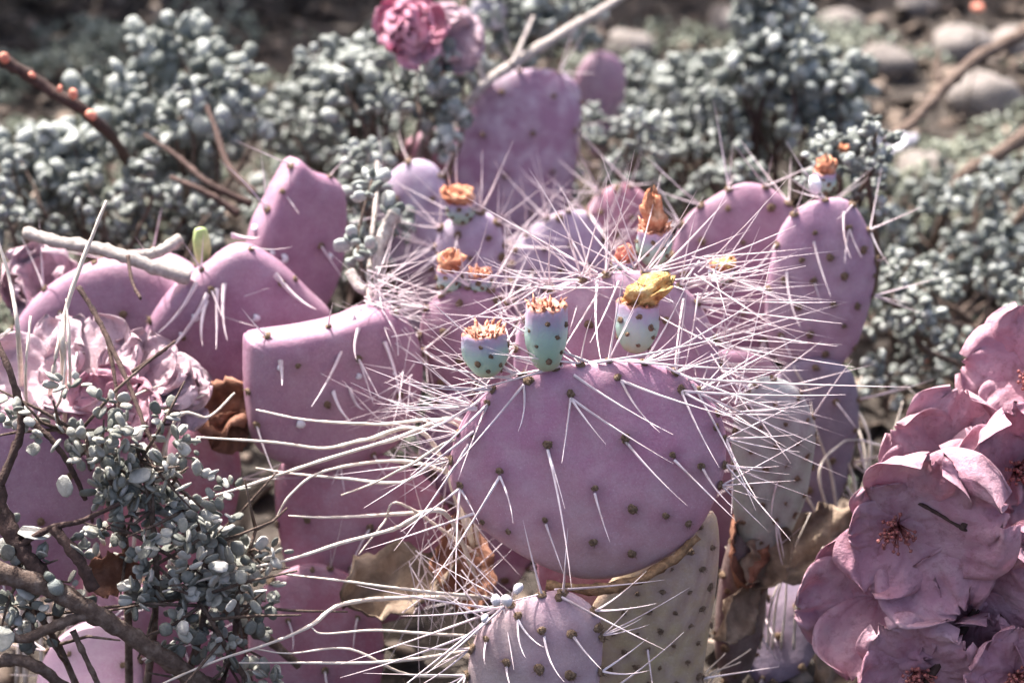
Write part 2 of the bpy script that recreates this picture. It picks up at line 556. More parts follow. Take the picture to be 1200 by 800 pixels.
BOWS = (0, 2.5, 5, 9, 15)
SPINES = [mkmesh('spine', *spine_template(b), M['spine']) for b in BOWS]
SPINES_RAW = []
for b in BOWS:
    v, f = spine_template(b, 4, 4)
    SPINES_RAW.append((np.array(v, dtype=float), np.array([q for q in f if len(q) == 4], dtype=np.int64)))


def areole_template(seed):
    """woolly cushion with a ring of short bristles"""
    V, F = [], []
    nu, nv = 9, 4
    for j in range(nv + 1):
        v = j / nv
        rr = math.cos(v * math.pi / 2 * 0.98)
        for i in range(nu):
            a = 2 * math.pi * i / nu
            w = 1 + 0.28 * noise.noise(Vector((math.cos(a) * 2, math.sin(a) * 2, v * 3 + seed * 5)))
            V.append((rr * w * math.cos(a), rr * w * math.sin(a) * 1.15, -0.15 + 0.55 * math.sin(v * math.pi / 2) * w))
    for j in range(nv):
        for i in range(nu):
            i2 = (i + 1) % nu
            F.append((j * nu + i, j * nu + i2, (j + 1) * nu + i2, (j + 1) * nu + i))
    r2 = random.Random(seed)
    for k in range(9):
        a = r2.uniform(0, 6.28); el = r2.uniform(0.4, 1.2); L = r2.uniform(0.9, 1.7)
        b = Vector((0.5 * math.cos(a), 0.5 * math.sin(a), 0.25))
        d = Vector((math.cos(a) * math.cos(el), math.sin(a) * math.cos(el), math.sin(el)))
        s = d.cross(Vector((0, 0, 1))).normalized() * 0.08
        q = d.cross(s).normalized() * 0.08
        o = len(V)
        V += [tuple(b + s), tuple(b - s * 0.5 + q), tuple(b - s * 0.5 - q), tuple(b + d * L)]
        F += [(o, o + 1, o + 3), (o + 1, o + 2, o + 3), (o + 2, o, o + 3)]
    return V, F


AREOLES = [mkmesh('areole', *areole_template(s), M['areole']) for s in range(4)]


# ------------------------------------------------------------------ prickly pear
class Cactus:
    def __init__(self, base, label, group=None):
        self.e = empty('prickly_pear', base, label, 'cactus', group)
        self.b = Vector(base)
        self.n_spine = 0
        self.loose = []          # spines past the count kept as single parts: (parent-free) matrices

    def put(self, name, me, pos, rot, scale, parent):
        o = link_mesh(name, me, parent)
        o.matrix_local = Matrix.Translation(Vector(pos) - self.b) @ rot.to_4x4() @ Matrix.Diagonal((*scale, 1))
        return o

    def spine(self, pos, d, L, parent, r=0.00058, bow=None, single=True):
        d = Vector(d).normalized()
        bi = bow if bow is not None else random.choice((0, 1, 1, 2, 2, 3))
        # bow away from gravity-free random side, mostly sagging
        side = Vector((0, 0, -1)) + Vector((random.uniform(-.9, .9), random.uniform(-.9, .9), random.uniform(-.5, .5)))
        rot = frame_to(d, side)
        if single and self.n_spine < 295:
            self.n_spine += 1
            return self.put('spine', SPINES[bi], pos, rot, (r, r, L), parent)
        self.loose.append((bi, Vector(pos), rot, r, L))

    def finish(self):
        if not self.loose: return
        Vs, Fs, o = [], [], 0
        for bi, p, rot, r, L in self.loose:
            v, f = SPINES_RAW[bi]
            mt = np.array(rot) @ np.diag((r, r, L))
            Vs.append(v @ mt.T + np.array(p - self.b)); Fs.append(f + o); o += len(v)
        me = mesh_np('fine_spines', np.concatenate(Vs), np.concatenate(Fs), M['spine'])
        ob = link_mesh('fine_spines', me, self.e)
        ob['kind'] = 'stuff'


def make_pad(c, outline, d, tilt, yaw, T, mat, spacing=0.021, margin=0.017, mspan=(0, 1), face_spines=0.35, marg_spines=(3, 6), slen=(0.025, 0.055),
             spots=None, fine=False, areoles=True, up_bias=0.3, single=True, warp=0.0, ar=0.0021, aim=None, spot_amt=0.5, marg_areoles=True, edge=2.6):
    """A pad of cactus c. OUTLINE: photo pixels laid on the plane that stands at depth d with the given tilt and yaw (degrees); T thickness."""
    cx = sum(p[0] for p in outline) / len(outline); cy = sum(p[1] for p in outline) / len(outline)
    C0 = P(cx, cy, d)
    ti, ya = R(tilt), R(yaw)
    n = Vector((math.sin(ya) * math.cos(ti), -math.cos(ya) * math.cos(ti), math.sin(ti)))
    pts = []
    for (px, py) in outline:
        r = ray(px, py)
        t = (C0 - CAM).dot(n) / r.dot(n)
        pts.append(CAM + r * t)
    ex = Vector((0, 0, 1)).cross(n) * -1
    ex = n.cross(Vector((0, 0, 1))).normalized() * -1
    ey = n.cross(ex).normalized()
    if ey.z < 0: ey = -ey
    ring = catmull(pts, max(3, int((112 if fine else 56) / len(pts))), True)
    ctr = sum(ring, Vector()) / len(ring)
    N = len(ring); NR = 26 if fine else 13
    sd = random.uniform(0, 50)
    size = sum((q - ctr).length for q in ring) / N

    def surf(ang_i, t, side):
        q = ring[ang_i]
        h = T * 0.5 * max(0.0, 1 - t ** edge) ** (0.5 if edge < 4 else 0.36)
        p = ctr + (q - ctr) * (t if t < 1 else 1.0)
        wv = warp * size * ((p - ctr).dot(ex) / size) ** 2 + 0.025 * size * noise.noise(p * (1.1 / size) + Vector((sd, 0, 0)))
        return p + n * (side * h + wv)

    # ring parameters crowd towards the rim so the edge is round
    ts = [math.sin(math.pi / 2 * (k / NR)) for k in range(1, NR + 1)]
    V = [surf(0, 0, 1)]
    for t in ts:
        V += [surf(i, t, 1) for i in range(N)]
    o_back = len(V)
    V.append(surf(0, 0, -1))
    for t in ts[:-1]:
        V += [surf(i, t, -1) for i in range(N)]
    F = []
    def idx_f(k, i): return 1 + k * N + i % N
    def idx_b(k, i): return o_back + 1 + k * N + i % N if k < NR - 1 else idx_f(k, i)
    for i in range(N):
        F.append((0, idx_f(0, i), idx_f(0, i + 1)))
        F.append((o_back, idx_b(0, i + 1), idx_b(0, i)))
    for k in range(NR - 1):
        for i in range(N):
            F.append((idx_f(k, i), idx_f(k + 1, i), idx_f(k + 1, i + 1), idx_f(k, i + 1)))
            F.append((idx_b(k, i), idx_b(k, i + 1), idx_b(k + 1, i + 1), idx_b(k + 1, i)))
    # make sure faces look outwards
    a, b_, c_ = (V[j] for j in F[0])
    if (b_ - a).cross(c_ - a).dot(n) < 0:
        F = [tuple(reversed(f)) for f in F]
    bvh = BVHTree.FromPolygons(V, F)
    # areole sites on the front face
    sites = []
    if spots is not None:
        for (px, py) in spots:
            hit = bvh.ray_cast(CAM, ray(px, py).normalized())
            if hit[0] is not None: sites.append((hit[0], hit[1]))
    elif areoles:
        row = 0
        y = -0.2
        ext = size * 1.6
        y = -ext
        while y < ext:
            x = -ext + (0.5 * spacing if row % 2 else 0)
            while x < ext:
                q = ctr + ex * (x + random.uniform(-.12, .12) * spacing) + ey * (y + random.uniform(-.12, .12) * spacing)
                hit = bvh.ray_cast(q + n * 0.1, -n)
                if hit[0] is not None and hit[1].dot(n) > 0.55: sites.append((hit[0], hit[1]))
                x += spacing
            y += spacing * 0.82; row += 1
    Va = np.array([tuple(v) for v in V])
    spot = np.zeros(len(V))
    for (p, nn) in sites:                    # raised cushion and pigment ring under each areole
        dd = np.linalg.norm(Va - np.array(p), axis=1)
        spot = np.maximum(spot, spot_amt * np.exp(-(dd / 0.0046) ** 2))
        Va += (np.exp(-(dd / 0.0062) ** 2) * 0.0011)[:, None] * np.array(nn)[None]
    me = mkmesh('pad', [tuple(v) for v in Va - np.array(c.b)[None]], F, mat)
    at = me.attributes.new('spot', 'FLOAT', 'POINT'); at.data.foreach_set('value', spot.astype(np.float32))
    pad = link_mesh('pad', me, c.e)
    for (p, nn) in sites:
        s = ar * random.uniform(0.75, 1.25)
        c.put('areole', random.choice(AREOLES), Vector(p) + nn * 0.0009, frame_to(nn), (s, s, s), pad)
    if spots is None and areoles:
        for (p, nn) in sites:
            if random.random() < face_spines:
                for k in range(random.choice((1, 1, 2))):
                    dv = nn * random.uniform(0.5, 1.0) + Vector((random.uniform(-.5, .5), 0, -0.75 + random.uniform(-.4, .3)))
                    c.spine(Vector(p) + nn * 0.001, dv, random.uniform(0.012, 0.028), pad, single=single)
    # margin areoles and their spines
    marg = []
    per = [0.0]
    for i in range(N): per.append(per[-1] + (ring[(i + 1) % N] - ring[i]).length)
    L = per[-1]; s = margin * 0.5
    while s < L:
        i = max(j for j in range(N) if per[j] <= s)
        o = (ring[i] - ctr).normalized()
        u = o.dot(ey)
        hgt = (u + 1) / 2
        if mspan[0] <= hgt <= mspan[1] and marg_areoles:
            q = surf(i, 0.985, 1)
            marg.append((q, (o + n * 0.35).normalized(), o))
        s += margin * random.uniform(0.85, 1.15)
    for (q, nn, o) in marg:
        sz = ar * random.uniform(0.9, 1.3)
        c.put('areole', random.choice(AREOLES), q + nn * 0.0006, frame_to(nn), (sz, sz, sz), pad)
        for k in range(random.randint(*marg_spines)):
            rd = Vector((random.gauss(0, .62), random.gauss(0, .6), random.gauss(0, .6)))
            dv = o * 1.0 + n * random.uniform(-0.1, 0.7) + rd + Vector((0, 0, up_bias * random.uniform(-0.6, 1.0)))
            if aim is not None: dv += aim(o)
            c.spine(q + nn * 0.001, dv, random.uniform(*slen), pad, r=random.uniform(0.00034, 0.00056), single=single)
    return pad, bvh, dict(n=n, ex=ex, ey=ey, ctr=ctr, marg=marg, size=size)


def traced_spines(c, pad, bvh, n, items):
    """spines whose base and tip can both be read in the photograph; they lean off the surface as they run"""
    for (bx, by, tx, ty, lift, *rest) in items:
        hit = bvh.ray_cast(CAM, ray(bx, by).normalized())
        if hit[0] is None:
            hit = (P(bx, by, (pad['ctr'] - CAM).dot(FWD)), n)
        p = Vector(hit[0]); dpt = topx(p)[2]
        tip = P(tx, ty, dpt - lift)
        c.spine(p + Vector(hit[1]) * 0.001, tip - p, (tip - p).length, pad['obj'], r=rest[0] if rest else 0.00062, bow=random.choice((1, 2, 2, 3)))


def fruit(c, px, py, d, H, Rr, lean=(0, 0), crown=True, flower=None, rim_open=True, mat='fruit'):
    """fruit standing on a pad; px, py is its foot"""
    foot = P(px, py, d)
    up = Vector((lean[0], lean[1], 1)).normalized()
    rot = frame_to(up, (1, 0, 0))
    prof = [(0.0, 0.0), (0.36, 0.01), (0.56, 0.07), (0.76, 0.20), (0.95, 0.40), (1.0, 0.56), (0.98, 0.74), (0.96, 0.88), (0.97, 0.97), (0.84, 1.0), (0.70, 0.95), (0.45, 0.88), (0.0, 0.85)]
    nu = 20
    V, F, hv = [], [], []
    sd = random.uniform(0, 30)
    for (r, z) in prof:
        for i in range(nu):
            a = 2 * math.pi * i / nu
            w = 1 + 0.06 * math.sin(a * 5 + z * 3 + sd) * (0.4 + z) + 0.08 * noise.noise(Vector((math.cos(a), math.sin(a), z * 2 + sd)))
            V.append(foot + rot @ Vector((r * Rr * w * math.cos(a), r * Rr * w * math.sin(a), z * H * (1 + 0.03 * math.sin(a * 7)))))
            hv.append(z if r > .9 or z < .9 and r > .3 and z < .8 else 1.6 if z >= .84 else z)
    for j in range(len(prof) - 1):
        for i in range(nu):
            i2 = (i + 1) % nu
            F.append((j * nu + i, j * nu + i2, (j + 1) * nu + i2, (j + 1) * nu + i))
    fr = part('fruit', V, F, M[mat], c.e)
    at = fr.data.attributes.new('h', 'FLOAT', 'POINT'); at.data.foreach_set('value', np.array(hv, dtype=np.float32))
    # areoles of the fruit
    for k in range(17):
        zz = 0.12 + 0.76 * k / 17 + random.uniform(-.03, .03); a = k * 2.399963 + random.uniform(-.2, .2)
        rr = np.interp(zz, [q[1] for q in prof[:9]], [q[0] for q in prof[:9]]) * Rr
        nn = rot @ Vector((math.cos(a), math.sin(a), 0.25)).normalized()
        s = 0.00125 * random.uniform(0.8, 1.25)
        c.put('areole', random.choice(AREOLES), foot + rot @ Vector((rr * math.cos(a), rr * math.sin(a), zz * H)), frame_to(nn), (s, s, s * 1.3), fr)
    if crown:
        n_s = 30
        for k in range(n_s):
            a = 2 * math.pi * k / 16 + random.uniform(-.15, .15)
            fr_ = 0.88 if k < 16 else random.uniform(.45, .72)
            b = foot + rot @ Vector((Rr * fr_ * math.cos(a), Rr * fr_ * math.sin(a), H * (0.965 if k < 16 else .90)))
            dv = rot @ Vector((math.cos(a) * 0.35 + random.gauss(0, .28), math.sin(a) * 0.35 + random.gauss(0, .28), 1)).normalized()
            Ls = random.choice((.0012, .002, .003, .0042)) * random.uniform(.8, 1.2); w = random.uniform(.0006, .0013)
            t1 = rot @ Vector((-math.sin(a), math.cos(a), 0)); nr = dv.cross(t1)
            vv = [b - t1 * w, b + t1 * w, b + t1 * w * 0.9 + dv * Ls * 0.5 + nr * 0.0003, b - t1 * w * 0.9 + dv * Ls * 0.5 + nr * 0.0003, b + dv * Ls - nr * 0.0004,
                  b + nr * 0.0011, b + dv * Ls * 0.5 + nr * 0.0012]
            ff = [(0, 1, 2, 3), (3, 2, 4), (1, 5, 6, 2), (5, 0, 3, 6), (2, 6, 4), (6, 3, 4)]
            part('crown_scale', vv, ff, M['scale'], c.e, fr)
    if flower:
        fm, hh, rr, bend = flower
        nu2, nz = 26, 16
        V, F = [], []
        top = foot + up * H * 0.9
        sd = random.uniform(0, 60)
        for side in (0, 1):
            for j in range(nz + 1):
                v = j / nz if side == 0 else 1 - j / nz
                for i in range(nu2):
                    a = 2 * math.pi * i / nu2
                    nz_ = noise.noise(Vector((math.cos(a) * 2.1, math.sin(a) * 2.1, v * 2.2 + sd)))
                    cr = noise.noise(Vector((math.cos(a) * 5, math.sin(a) * 5, v * 4 + sd)))
                    pl = math.sin(a * 7 + sd + v * 2)
                    w = (0.62 + 0.26 * math.sin(v * 3.0) + 0.42 * nz_ + 0.34 * cr + 0.08 * pl) * (1 - 0.75 * v ** 5) * (1 if side == 0 else 0.6)
                    w = max(w, 0.05)
                    z = hh * (v + 0.28 * cr * v + 0.22 * nz_ * v)
                    off = Vector((bend * v * v, -0.2 * abs(bend) * v, -0.25 * abs(bend) * v ** 3))
                    V.append(top + rot @ Vector((rr * w * math.cos(a), rr * w * math.sin(a), z)) + off)
        rows = 2 * (nz + 1)
        for j in range(rows - 1):
            for i in range(nu2):
                i2 = (i + 1) % nu2
                F.append((j * nu2 + i, j * nu2 + i2, (j + 1) * nu2 + i2, (j + 1) * nu2 + i))
        part('dried_flower', V, F, M[fm], c.e, fr)
    return fr


# ---- the main plant: big purple pad with fruits, the pads under and behind it
base = G(765, 905)
main = Cactus(base, 'prickly pear with large round purple pad, green fruits and long white spines')
OUT_A = [(527, 550), (536, 505), (560, 468), (605, 440), (660, 428), (735, 420), (800, 438), (842, 482), (851, 535), (836, 590), (802, 638), (745, 670), (690, 678), (635, 662), (578, 628), (540, 592)]
SP_A = [(669, 461), (642, 520), (586, 551), (540, 568), (697, 571), (733, 513), (788, 532), (821, 545), (639, 608), (596, 621), (741, 595), (780, 603), (695, 634), (740, 647), (806, 612),
        (572, 472), (620, 446), (724, 442), (798, 456), (555, 510), (838, 500), (566, 610)]
def aim_a(o):
    # margin spines fan out: to the left and down on the left rim, to the right on the right rim
    return Vector((0.5 if o.x > 0.2 else (-0.55 if o.x < -0.25 else 0.1), -0.1, -0.30 if o.x < -0.5 else 0.10))
padA, bvhA, iA = make_pad(main, OUT_A, 0.875, 13, -4, 0.019, M['pad_front'], margin=0.0135, mspan=(0.40, 1.0), marg_spines=(2, 5), slen=(0.018, 0.055), spots=SP_A, fine=True, aim=aim_a, up_bias=0.15, ar=0.0019)
iA['obj'] = padA
traced_spines(main, iA, bvhA, iA['n'], [
    (669, 466, 658, 540, .012), (669, 466, 711, 518, .014), (669, 466, 790, 539, .016), (642, 526, 665, 688, .02), (642, 526, 661, 594, .012), (586, 557, 503, 680, .022), (586, 557, 597, 612, .010),
    (640, 613, 660, 669, .010), (697, 577, 716, 633, .010), (733, 516, 808, 588, .014), (790, 538, 861, 607, .014), (823, 548, 862, 590, .012), (614, 451, 517, 561, .02), (614, 451, 601, 502, .01),
    (673, 440, 791, 505, .018), (728, 446, 778, 500, .012), (728, 446, 870, 486, .02), (572, 474, 480, 555, .02), (572, 474, 540, 560, .014), (540, 571, 470, 620, .015), (540, 571, 538, 690, .02), (540, 571, 560, 612, .01),
    (798, 458, 905, 508, .015), (798, 458, 990, 457, .02), (798, 458, 845, 545, .012), (820, 462, 960, 520, .014), (556, 600, 430, 640, .02), (560, 480, 440, 470, .02), (560, 478, 455, 440, .015),
    (563, 470, 470, 505, .018), (556, 505, 425, 590, .02), (550, 520, 460, 640, .02), (600, 445, 478, 420, .02), (605, 442, 500, 345, .02), (690, 426, 560, 345, .01), (660, 430, 480, 470, .03),
    (700, 426, 870, 385, .02), (735, 424, 940, 430, .025), (780, 432, 925, 480, .02), (760, 428, 905, 340, .01), (805, 445, 1065, 452, .03), (810, 450, 880, 600, .012)])
OUT_D = [(602, 420), (612, 372), (645, 338), (695, 322), (755, 318), (808, 342), (838, 395), (845, 460), (820, 540), (760, 590), (690, 590), (630, 540), (606, 480)]
padD, bvhD, iD = make_pad(main, OUT_D, 0.935, 10, 3, 0.018, M['pad_pink'], margin=0.015, mspan=(0.5, 1.0), marg_spines=(3, 5), slen=(0.025, 0.068), spots=[(690, 380), (735, 350), (780, 375), (660, 365), (800, 330)],
                          aim=lambda o: Vector((0.25 if o.x > 0 else -0.1, -0.25, 0.1)), up_bias=0.5)
iD['obj'] = padD
traced_spines(main, iD, bvhD, iD['n'], [(692, 325, 616, 200, .0), (692, 325, 660, 230, .0), (700, 322, 545, 232, .01), (735, 320, 660, 212, -.01), (680, 330, 510, 312, .02), (675, 335, 515, 380, .02), (690, 328, 600, 258, 0),
                                        (770, 322, 850, 235, 0), (780, 325, 930, 262, .01), (760, 322, 780, 280, 0), (800, 340, 930, 300, .01), (815, 350, 975, 350, .03), (820, 360, 985, 378, .03), (825, 380, 980, 402, .03),
                                        (700, 330, 715, 430, .03), (725, 330, 690, 400, .02), (700, 345, 640, 440, .03), (822, 400, 1000, 428, .03), (760, 330, 735, 420, .03), (800, 350, 790, 450, .03)])
OUT_C = [(690, 720), (735, 660), (795, 620), (835, 598), (842, 650), (832, 730), (818, 810), (800, 880), (765, 915), (722, 895), (702, 830), (692, 770)]
make_pad(main, OUT_C, 0.915, 6, 8, 0.016, M['pad_green'], spacing=0.0115, margin=0.02, mspan=(0, 0.8), marg_spines=(0, 1), face_spines=0.05, slen=(0.02, 0.04), ar=0.0017)
OUT_B = [(548, 800), (553, 758), (572, 725), (610, 702), (660, 692), (697, 714), (706, 755), (700, 815), (688, 872), (640, 905), (590, 890), (556, 850)]
padB, bvhB, iB = make_pad(main, OUT_B, 0.868, 16, -6, 0.017, M['pad_mauve'], margin=0.013, mspan=(0.35, 1), marg_spines=(2, 4), slen=(0.02, 0.05),
                          spots=[(608, 721), (571, 748), (635, 738), (670, 742), (594, 775), (632, 783), (668, 790), (700, 735), (655, 700), (578, 712), (612, 700)],
                          aim=lambda o: Vector((-0.6 if o.x < 0.1 else 0.4, -0.1, -0.25)), up_bias=0.0)
iB['obj'] = padB
traced_spines(main, iB, bvhB, iB['n'], [(608, 726, 622, 765, .01), (608, 726, 640, 750, .01), (592, 715, 603, 783, .012), (571, 752, 573, 775, .008), (638, 745, 668, 792, .01), (672, 745, 705, 780, .01), (658, 700, 780, 760, .015),
                                        (650, 690, 778, 676, .005), (594, 780, 600, 800, .006), (592, 712, 500, 790, .02), (580, 715, 400, 775, .02), (590, 710, 470, 715, .02), (585, 712, 420, 680, .02), (575, 725, 440, 830, .02), (562, 740, 400, 790, .02)])
OUT_E = [(868, 470), (890, 442), (925, 448), (947, 478), (953, 525), (942, 580), (915, 640), (885, 660), (862, 610), (858, 530)]
make_pad(main, OUT_E, 0.955, 4, 22, 0.016, M['pad_mint'], spacing=0.0125, margin=0.016, marg_spines=(0, 2), face_spines=0.05, slen=(0.02, 0.04), ar=0.0016, mspan=(0.3, 1))
OUT_E2 = [(848, 660), (865, 620), (890, 625), (900, 670), (890, 740), (875, 790), (850, 800), (838, 750)]
make_pad(main, OUT_E2, 0.985, 3, 15, 0.016, M['pad_brown'], spacing=0.02, margin=0.03, marg_spines=(0, 1), face_spines=0.1)
OUT_D2 = [(640, 600), (700, 560), (770, 560), (830, 600), (835, 680), (815, 780), (770, 850), (700, 850), (650, 780), (630, 680)]
make_pad(main, OUT_D2, 0.960, 5, 0, 0.018, M['pad_red'], areoles=False, marg_areoles=False)

fruit(main, 571, 440, 0.862, 0.0205, 0.0098, lean=(-0.06, 0.16))
fruit(main, 641, 433, 0.860, 0.0295, 0.0093, lean=(-0.02, 0.18))
fruit(main, 744, 412, 0.898, 0.0240, 0.0098, lean=(0.06, 0.18), flower=('yellow', 0.0170, 0.0098, 0.013))
fruit(main, 765, 310, 0.955, 0.0200, 0.0085, lean=(0.0, 0), flower=('orange', 0.021, 0.0062, -0.002))
fruit(main, 731, 318, 0.950, 0.0070, 0.0060, crown=False, flower=('redbud', 0.008, 0.0045, 0.002))
fruit(main, 845, 330, 0.940, 0.0080, 0.0060, crown=True, flower=('yellow', 0.006, 0.0055, 0.004))

# corky seam between the big pad and the one it grows from, and three woolly buds
seam = catmull([P(x, y, 0.879) for x, y in ((640, 684), (690, 690), (740, 682), (790, 655), (818, 628))], 6)
v, f = tube(seam, [0.0022 + 0.0008 * noise.noise(p * 300) for p in seam], 8, 0.9)
part('cork_joint', v, f, M['cork'], main.e)
for (px, py, d, r) in ((581, 703, .845, .0027), (594, 703, .842, .0031), (607, 689, .846, .0029), (568, 724, .847, .0022)):
    V, T = BLOBS[1]
    o = main.put('bud', mkmesh('bud', V - np.array((0, 0, .5)), T, M['white_bud']), P(px, py, d), frame_to((0.1, -0.3, 1)), (r * 2.1, r * 2.1, r * 2.0), main.e)

# thicket of fine spines at the left rim of the big pad and to the right of it
for (q, nn, o) in iA['marg']:
    for k in range(5 if o.x < -0.2 else 1):
        dv = o + Vector((random.gauss(-0.4 if o.x < 0 else 0.4, .5), random.gauss(0, .4), random.gauss(-0.2, .5)))
        main.spine(q, dv, random.uniform(0.02, 0.05), padA, r=0.00030, single=False)
for (q, nn, o) in iD['marg']:
    for k in range(2):
        dv = o + Vector((random.gauss(0.2 if o.x > 0 else -0.3, .6), random.gauss(-0.2, .4), random.gauss(0.0, .5)))
        main.spine(q, dv, random.uniform(0.025, 0.065), padD, r=0.00033, single=False)
for k in range(70):
    x, y = random.choice(((805, 350), (830, 400), (845, 440), (820, 320), (850, 470)))
    p = P(random.gauss(x, 12), random.gauss(y, 16), random.uniform(.90, .945))
    main.spine(p, (random.gauss(.7, .7), random.gauss(-.3, .4), random.gauss(.05, .55)), random.uniform(.025, .07), padD, r=random.uniform(.00026, .00042), single=False)
for k in range(40):
    x, y = random.choice(((640, 340), (690, 322), (745, 318), (610, 390)))
    p = P(random.gauss(x, 10), random.gauss(y, 6), random.uniform(.91, .94))
    main.spine(p, (random.gauss(-.25, .8), random.gauss(-.4, .4), random.gauss(.35, .6)), random.uniform(.025, .065), padD, r=random.uniform(.00026, .00042), single=False)
for k in range(60):    # pad under the rim, seen as a lattice of crossing spines
    p = P(random.uniform(470, 560), random.uniform(600, 720), random.uniform(0.90, 0.95))
    main.spine(p, (random.uniform(-.5, .8), random.uniform(-.4, .2), random.choice((-1, 1)) * random.uniform(.3, 1)), random.uniform(.02, .05), padA, r=0.0003, single=False)
main.finish()

# ---- plant behind on the right
base = G(930, 600)
rc = Cactus(base, 'prickly pear with tall lavender pink pad behind the tangle of spines')
OUT_F = [(985, 232), (1008, 250), (1024, 292), (1021, 345), (1004, 398), (975, 436), (938, 440), (905, 412), (897, 365), (903, 310), (917, 265), (945, 238)]
padF, bvhF, iF = make_pad(rc, OUT_F, 1.02, 8, 10, 0.017, M['pad_pink'], spacing=0.0165, margin=0.018, mspan=(0.35, 1), marg_spines=(1, 3), slen=(0.018, 0.04), face_spines=0.2, ar=0.0019)
iF['obj'] = padF
traced_spines(rc, iF, bvhF, iF['n'], [(953, 283, 975, 345, .01), (922, 318, 945, 380, .01), (988, 248, 1003, 300, .01)])
OUT_G = [(786, 310), (798, 262), (828, 235), (872, 214), (912, 226), (937, 262), (937, 330), (920, 400), (880, 440), (830, 430), (795, 380)]
padG, bvhG, iG = make_pad(rc, OUT_G, 1.07, 10, -6, 0.017, M['pad_deep'], spacing=0.022, margin=0.017, mspan=(0.4, 1), marg_spines=(2, 4), slen=(0.025, 0.05), face_spines=0.3)
iG['obj'] = padG
OUT_F2 = [(920, 430), (965, 420), (1000, 440), (1005, 500), (985, 580), (950, 640), (910, 640), (890, 560), (895, 480)]
make_pad(rc, OUT_F2, 1.045, 4, 0, 0.017, M['pad_slate'], spacing=0.02, marg_spines=(1, 3), slen=(0.02, 0.045), mspan=(.2, .9))
OUT_G2 = [(790, 430), (850, 410), (910, 430), (930, 520), (910, 620), (860, 670), (810, 640), (785, 540)]
make_pad(rc, OUT_G2, 1.085, 4, 0, 0.017, M['pad_deep'], areoles=False, marg_spines=(1, 2), mspan=(.3, .9))
OUT_V = [(855, 745), (875, 690), (912, 668), (950, 690), (962, 738), (940, 785), (890, 800)]
make_pad(rc, OUT_V, 1.015, 42, 10, 0.014, M['pad_slate'], spacing=0.02, marg_spines=(0, 1), mspan=(.2, .9))
V, T = BLOBS[1]
rc.put('bud', mkmesh('bud', V - np.array((0, 0, .5)), T, M['white_bud']), P(955, 217, 1.01), frame_to((0, -0.3, 1)), (.0105, .0105, .0105), rc.e)
fruit(rc, 965, 225, 1.03, 0.012, 0.006, crown=False, flower=('orange', 0.009, 0.0055, 0.001))
rc.finish()

# ---- plant in the middle distance with the small orange flowers
base = G(560, 560)
mc = Cactus(base, 'small purple prickly pear with orange flower remains beside the green fruits')
OUT_H = [(492, 400), (503, 355), (543, 336), (585, 344), (606, 390), (602, 450), (560, 490), (512, 470)]
padH, bvhH, iH = make_pad(mc, OUT_H, 0.99, 8, 0, 0.016, M['pad_deep'], spacing=0.018, margin=0.013, mspan=(0.3, 1), marg_spines=(4, 7), slen=(0.02, 0.05))
OUT_R = [(510, 300), (520, 262), (550, 248), (580, 255), (593, 300), (585, 345), (550, 358), (520, 345)]
make_pad(mc, OUT_R, 1.07, 8, -8, 0.016, M['pad_lav'], spacing=0.016, margin=0.012, mspan=(0.2, 1), marg_spines=(4, 7), slen=(0.02, 0.05))
OUT_S = [(684, 262), (700, 228), (735, 216), (765, 240), (768, 290), (740, 330), (700, 320)]
make_pad(mc, OUT_S, 1.16, 8, -8, 0.015, M['pad_red'], spacing=0.016, marg_spines=(2, 5), slen=(0.02, 0.05))
OUT_S2 = [(600, 300), (640, 255), (690, 250), (715, 300), (700, 370), (650, 420), (610, 380)]
make_pad(mc, OUT_S2, 1.12, 8, 6, 0.015, M['pad_lav'], spacing=0.016, margin=0.013, marg_spines=(3, 6), slen=(0.02, 0.05))
OUT_H2 = [(500, 480), (560, 460), (615, 500), (640, 600), (600, 690), (540, 700), (495, 600)]
make_pad(mc, OUT_H2, 1.01, 6, 0, 0.016, M['pad_dull'], spacing=0.018, marg_spines=(2, 4), slen=(0.02, 0.045))
OUT_S3 = [(600, 430), (680, 340), (740, 340), (770, 420), (740, 520), (650, 560), (600, 520)]
make_pad(mc, OUT_S3, 1.15, 6, 0, 0.016, M['pad_dull'], areoles=False, marg_areoles=False)
fruit(mc, 540, 262, 1.06, 0.014, 0.0075, crown=False, flower=('orange', 0.010, 0.0085, -0.006))
fruit(mc, 527, 345, 0.985, 0.015, 0.0065, crown=False, flower=('orange', 0.0115, 0.0070, 0.003))
fruit(mc, 562, 348, 0.985, 0.0135, 0.0062, crown=True)
mc.finish()

# ---- plant at the back
base = G(600, 330)
bc = Cactus(base, 'blurred dull purple prickly pear pads standing under the pink double blossom')
OUT_O = [(528, 195), (543, 132), (568, 97), (608, 82), (655, 84), (680, 108), (678, 175), (667, 240), (640, 290), (572, 300), (535, 262)]
make_pad(bc, OUT_O, 1.26, 14, 8, 0.018, M['pad_dull'], spacing=0.03, margin=0.024, marg_spines=(1, 3), slen=(0.02, 0.04), face_spines=0.1, mspan=(.3, 1), ar=0.0018)
OUT_Q = [(440, 262), (448, 216), (480, 188), (512, 196), (525, 240), (520, 300), (490, 328), (452, 318)]
make_pad(bc, OUT_Q, 1.16, 10, -14, 0.017, M['pad_lav'], spacing=0.026, margin=0.02, marg_spines=(1, 3), slen=(0.02, 0.045), mspan=(.3, 1))
OUT_Pp = [(462, 205), (478, 165), (525, 148), (556, 180), (545, 240), (495, 262)]
make_pad(bc, OUT_Pp, 1.31, 6, 8, 0.017, M['pad_red'], spacing=0.03, marg_spines=(0, 2), mspan=(.3, 1))
OUT_Q2 = [(430, 330), (425, 280), (440, 245), (470, 240), (480, 290), (470, 340)]
make_pad(bc, OUT_Q2, 1.19, 6, -20, 0.015, M['pad_deep'], spacing=0.03, marg_spines=(0, 2), mspan=(.3, 1))
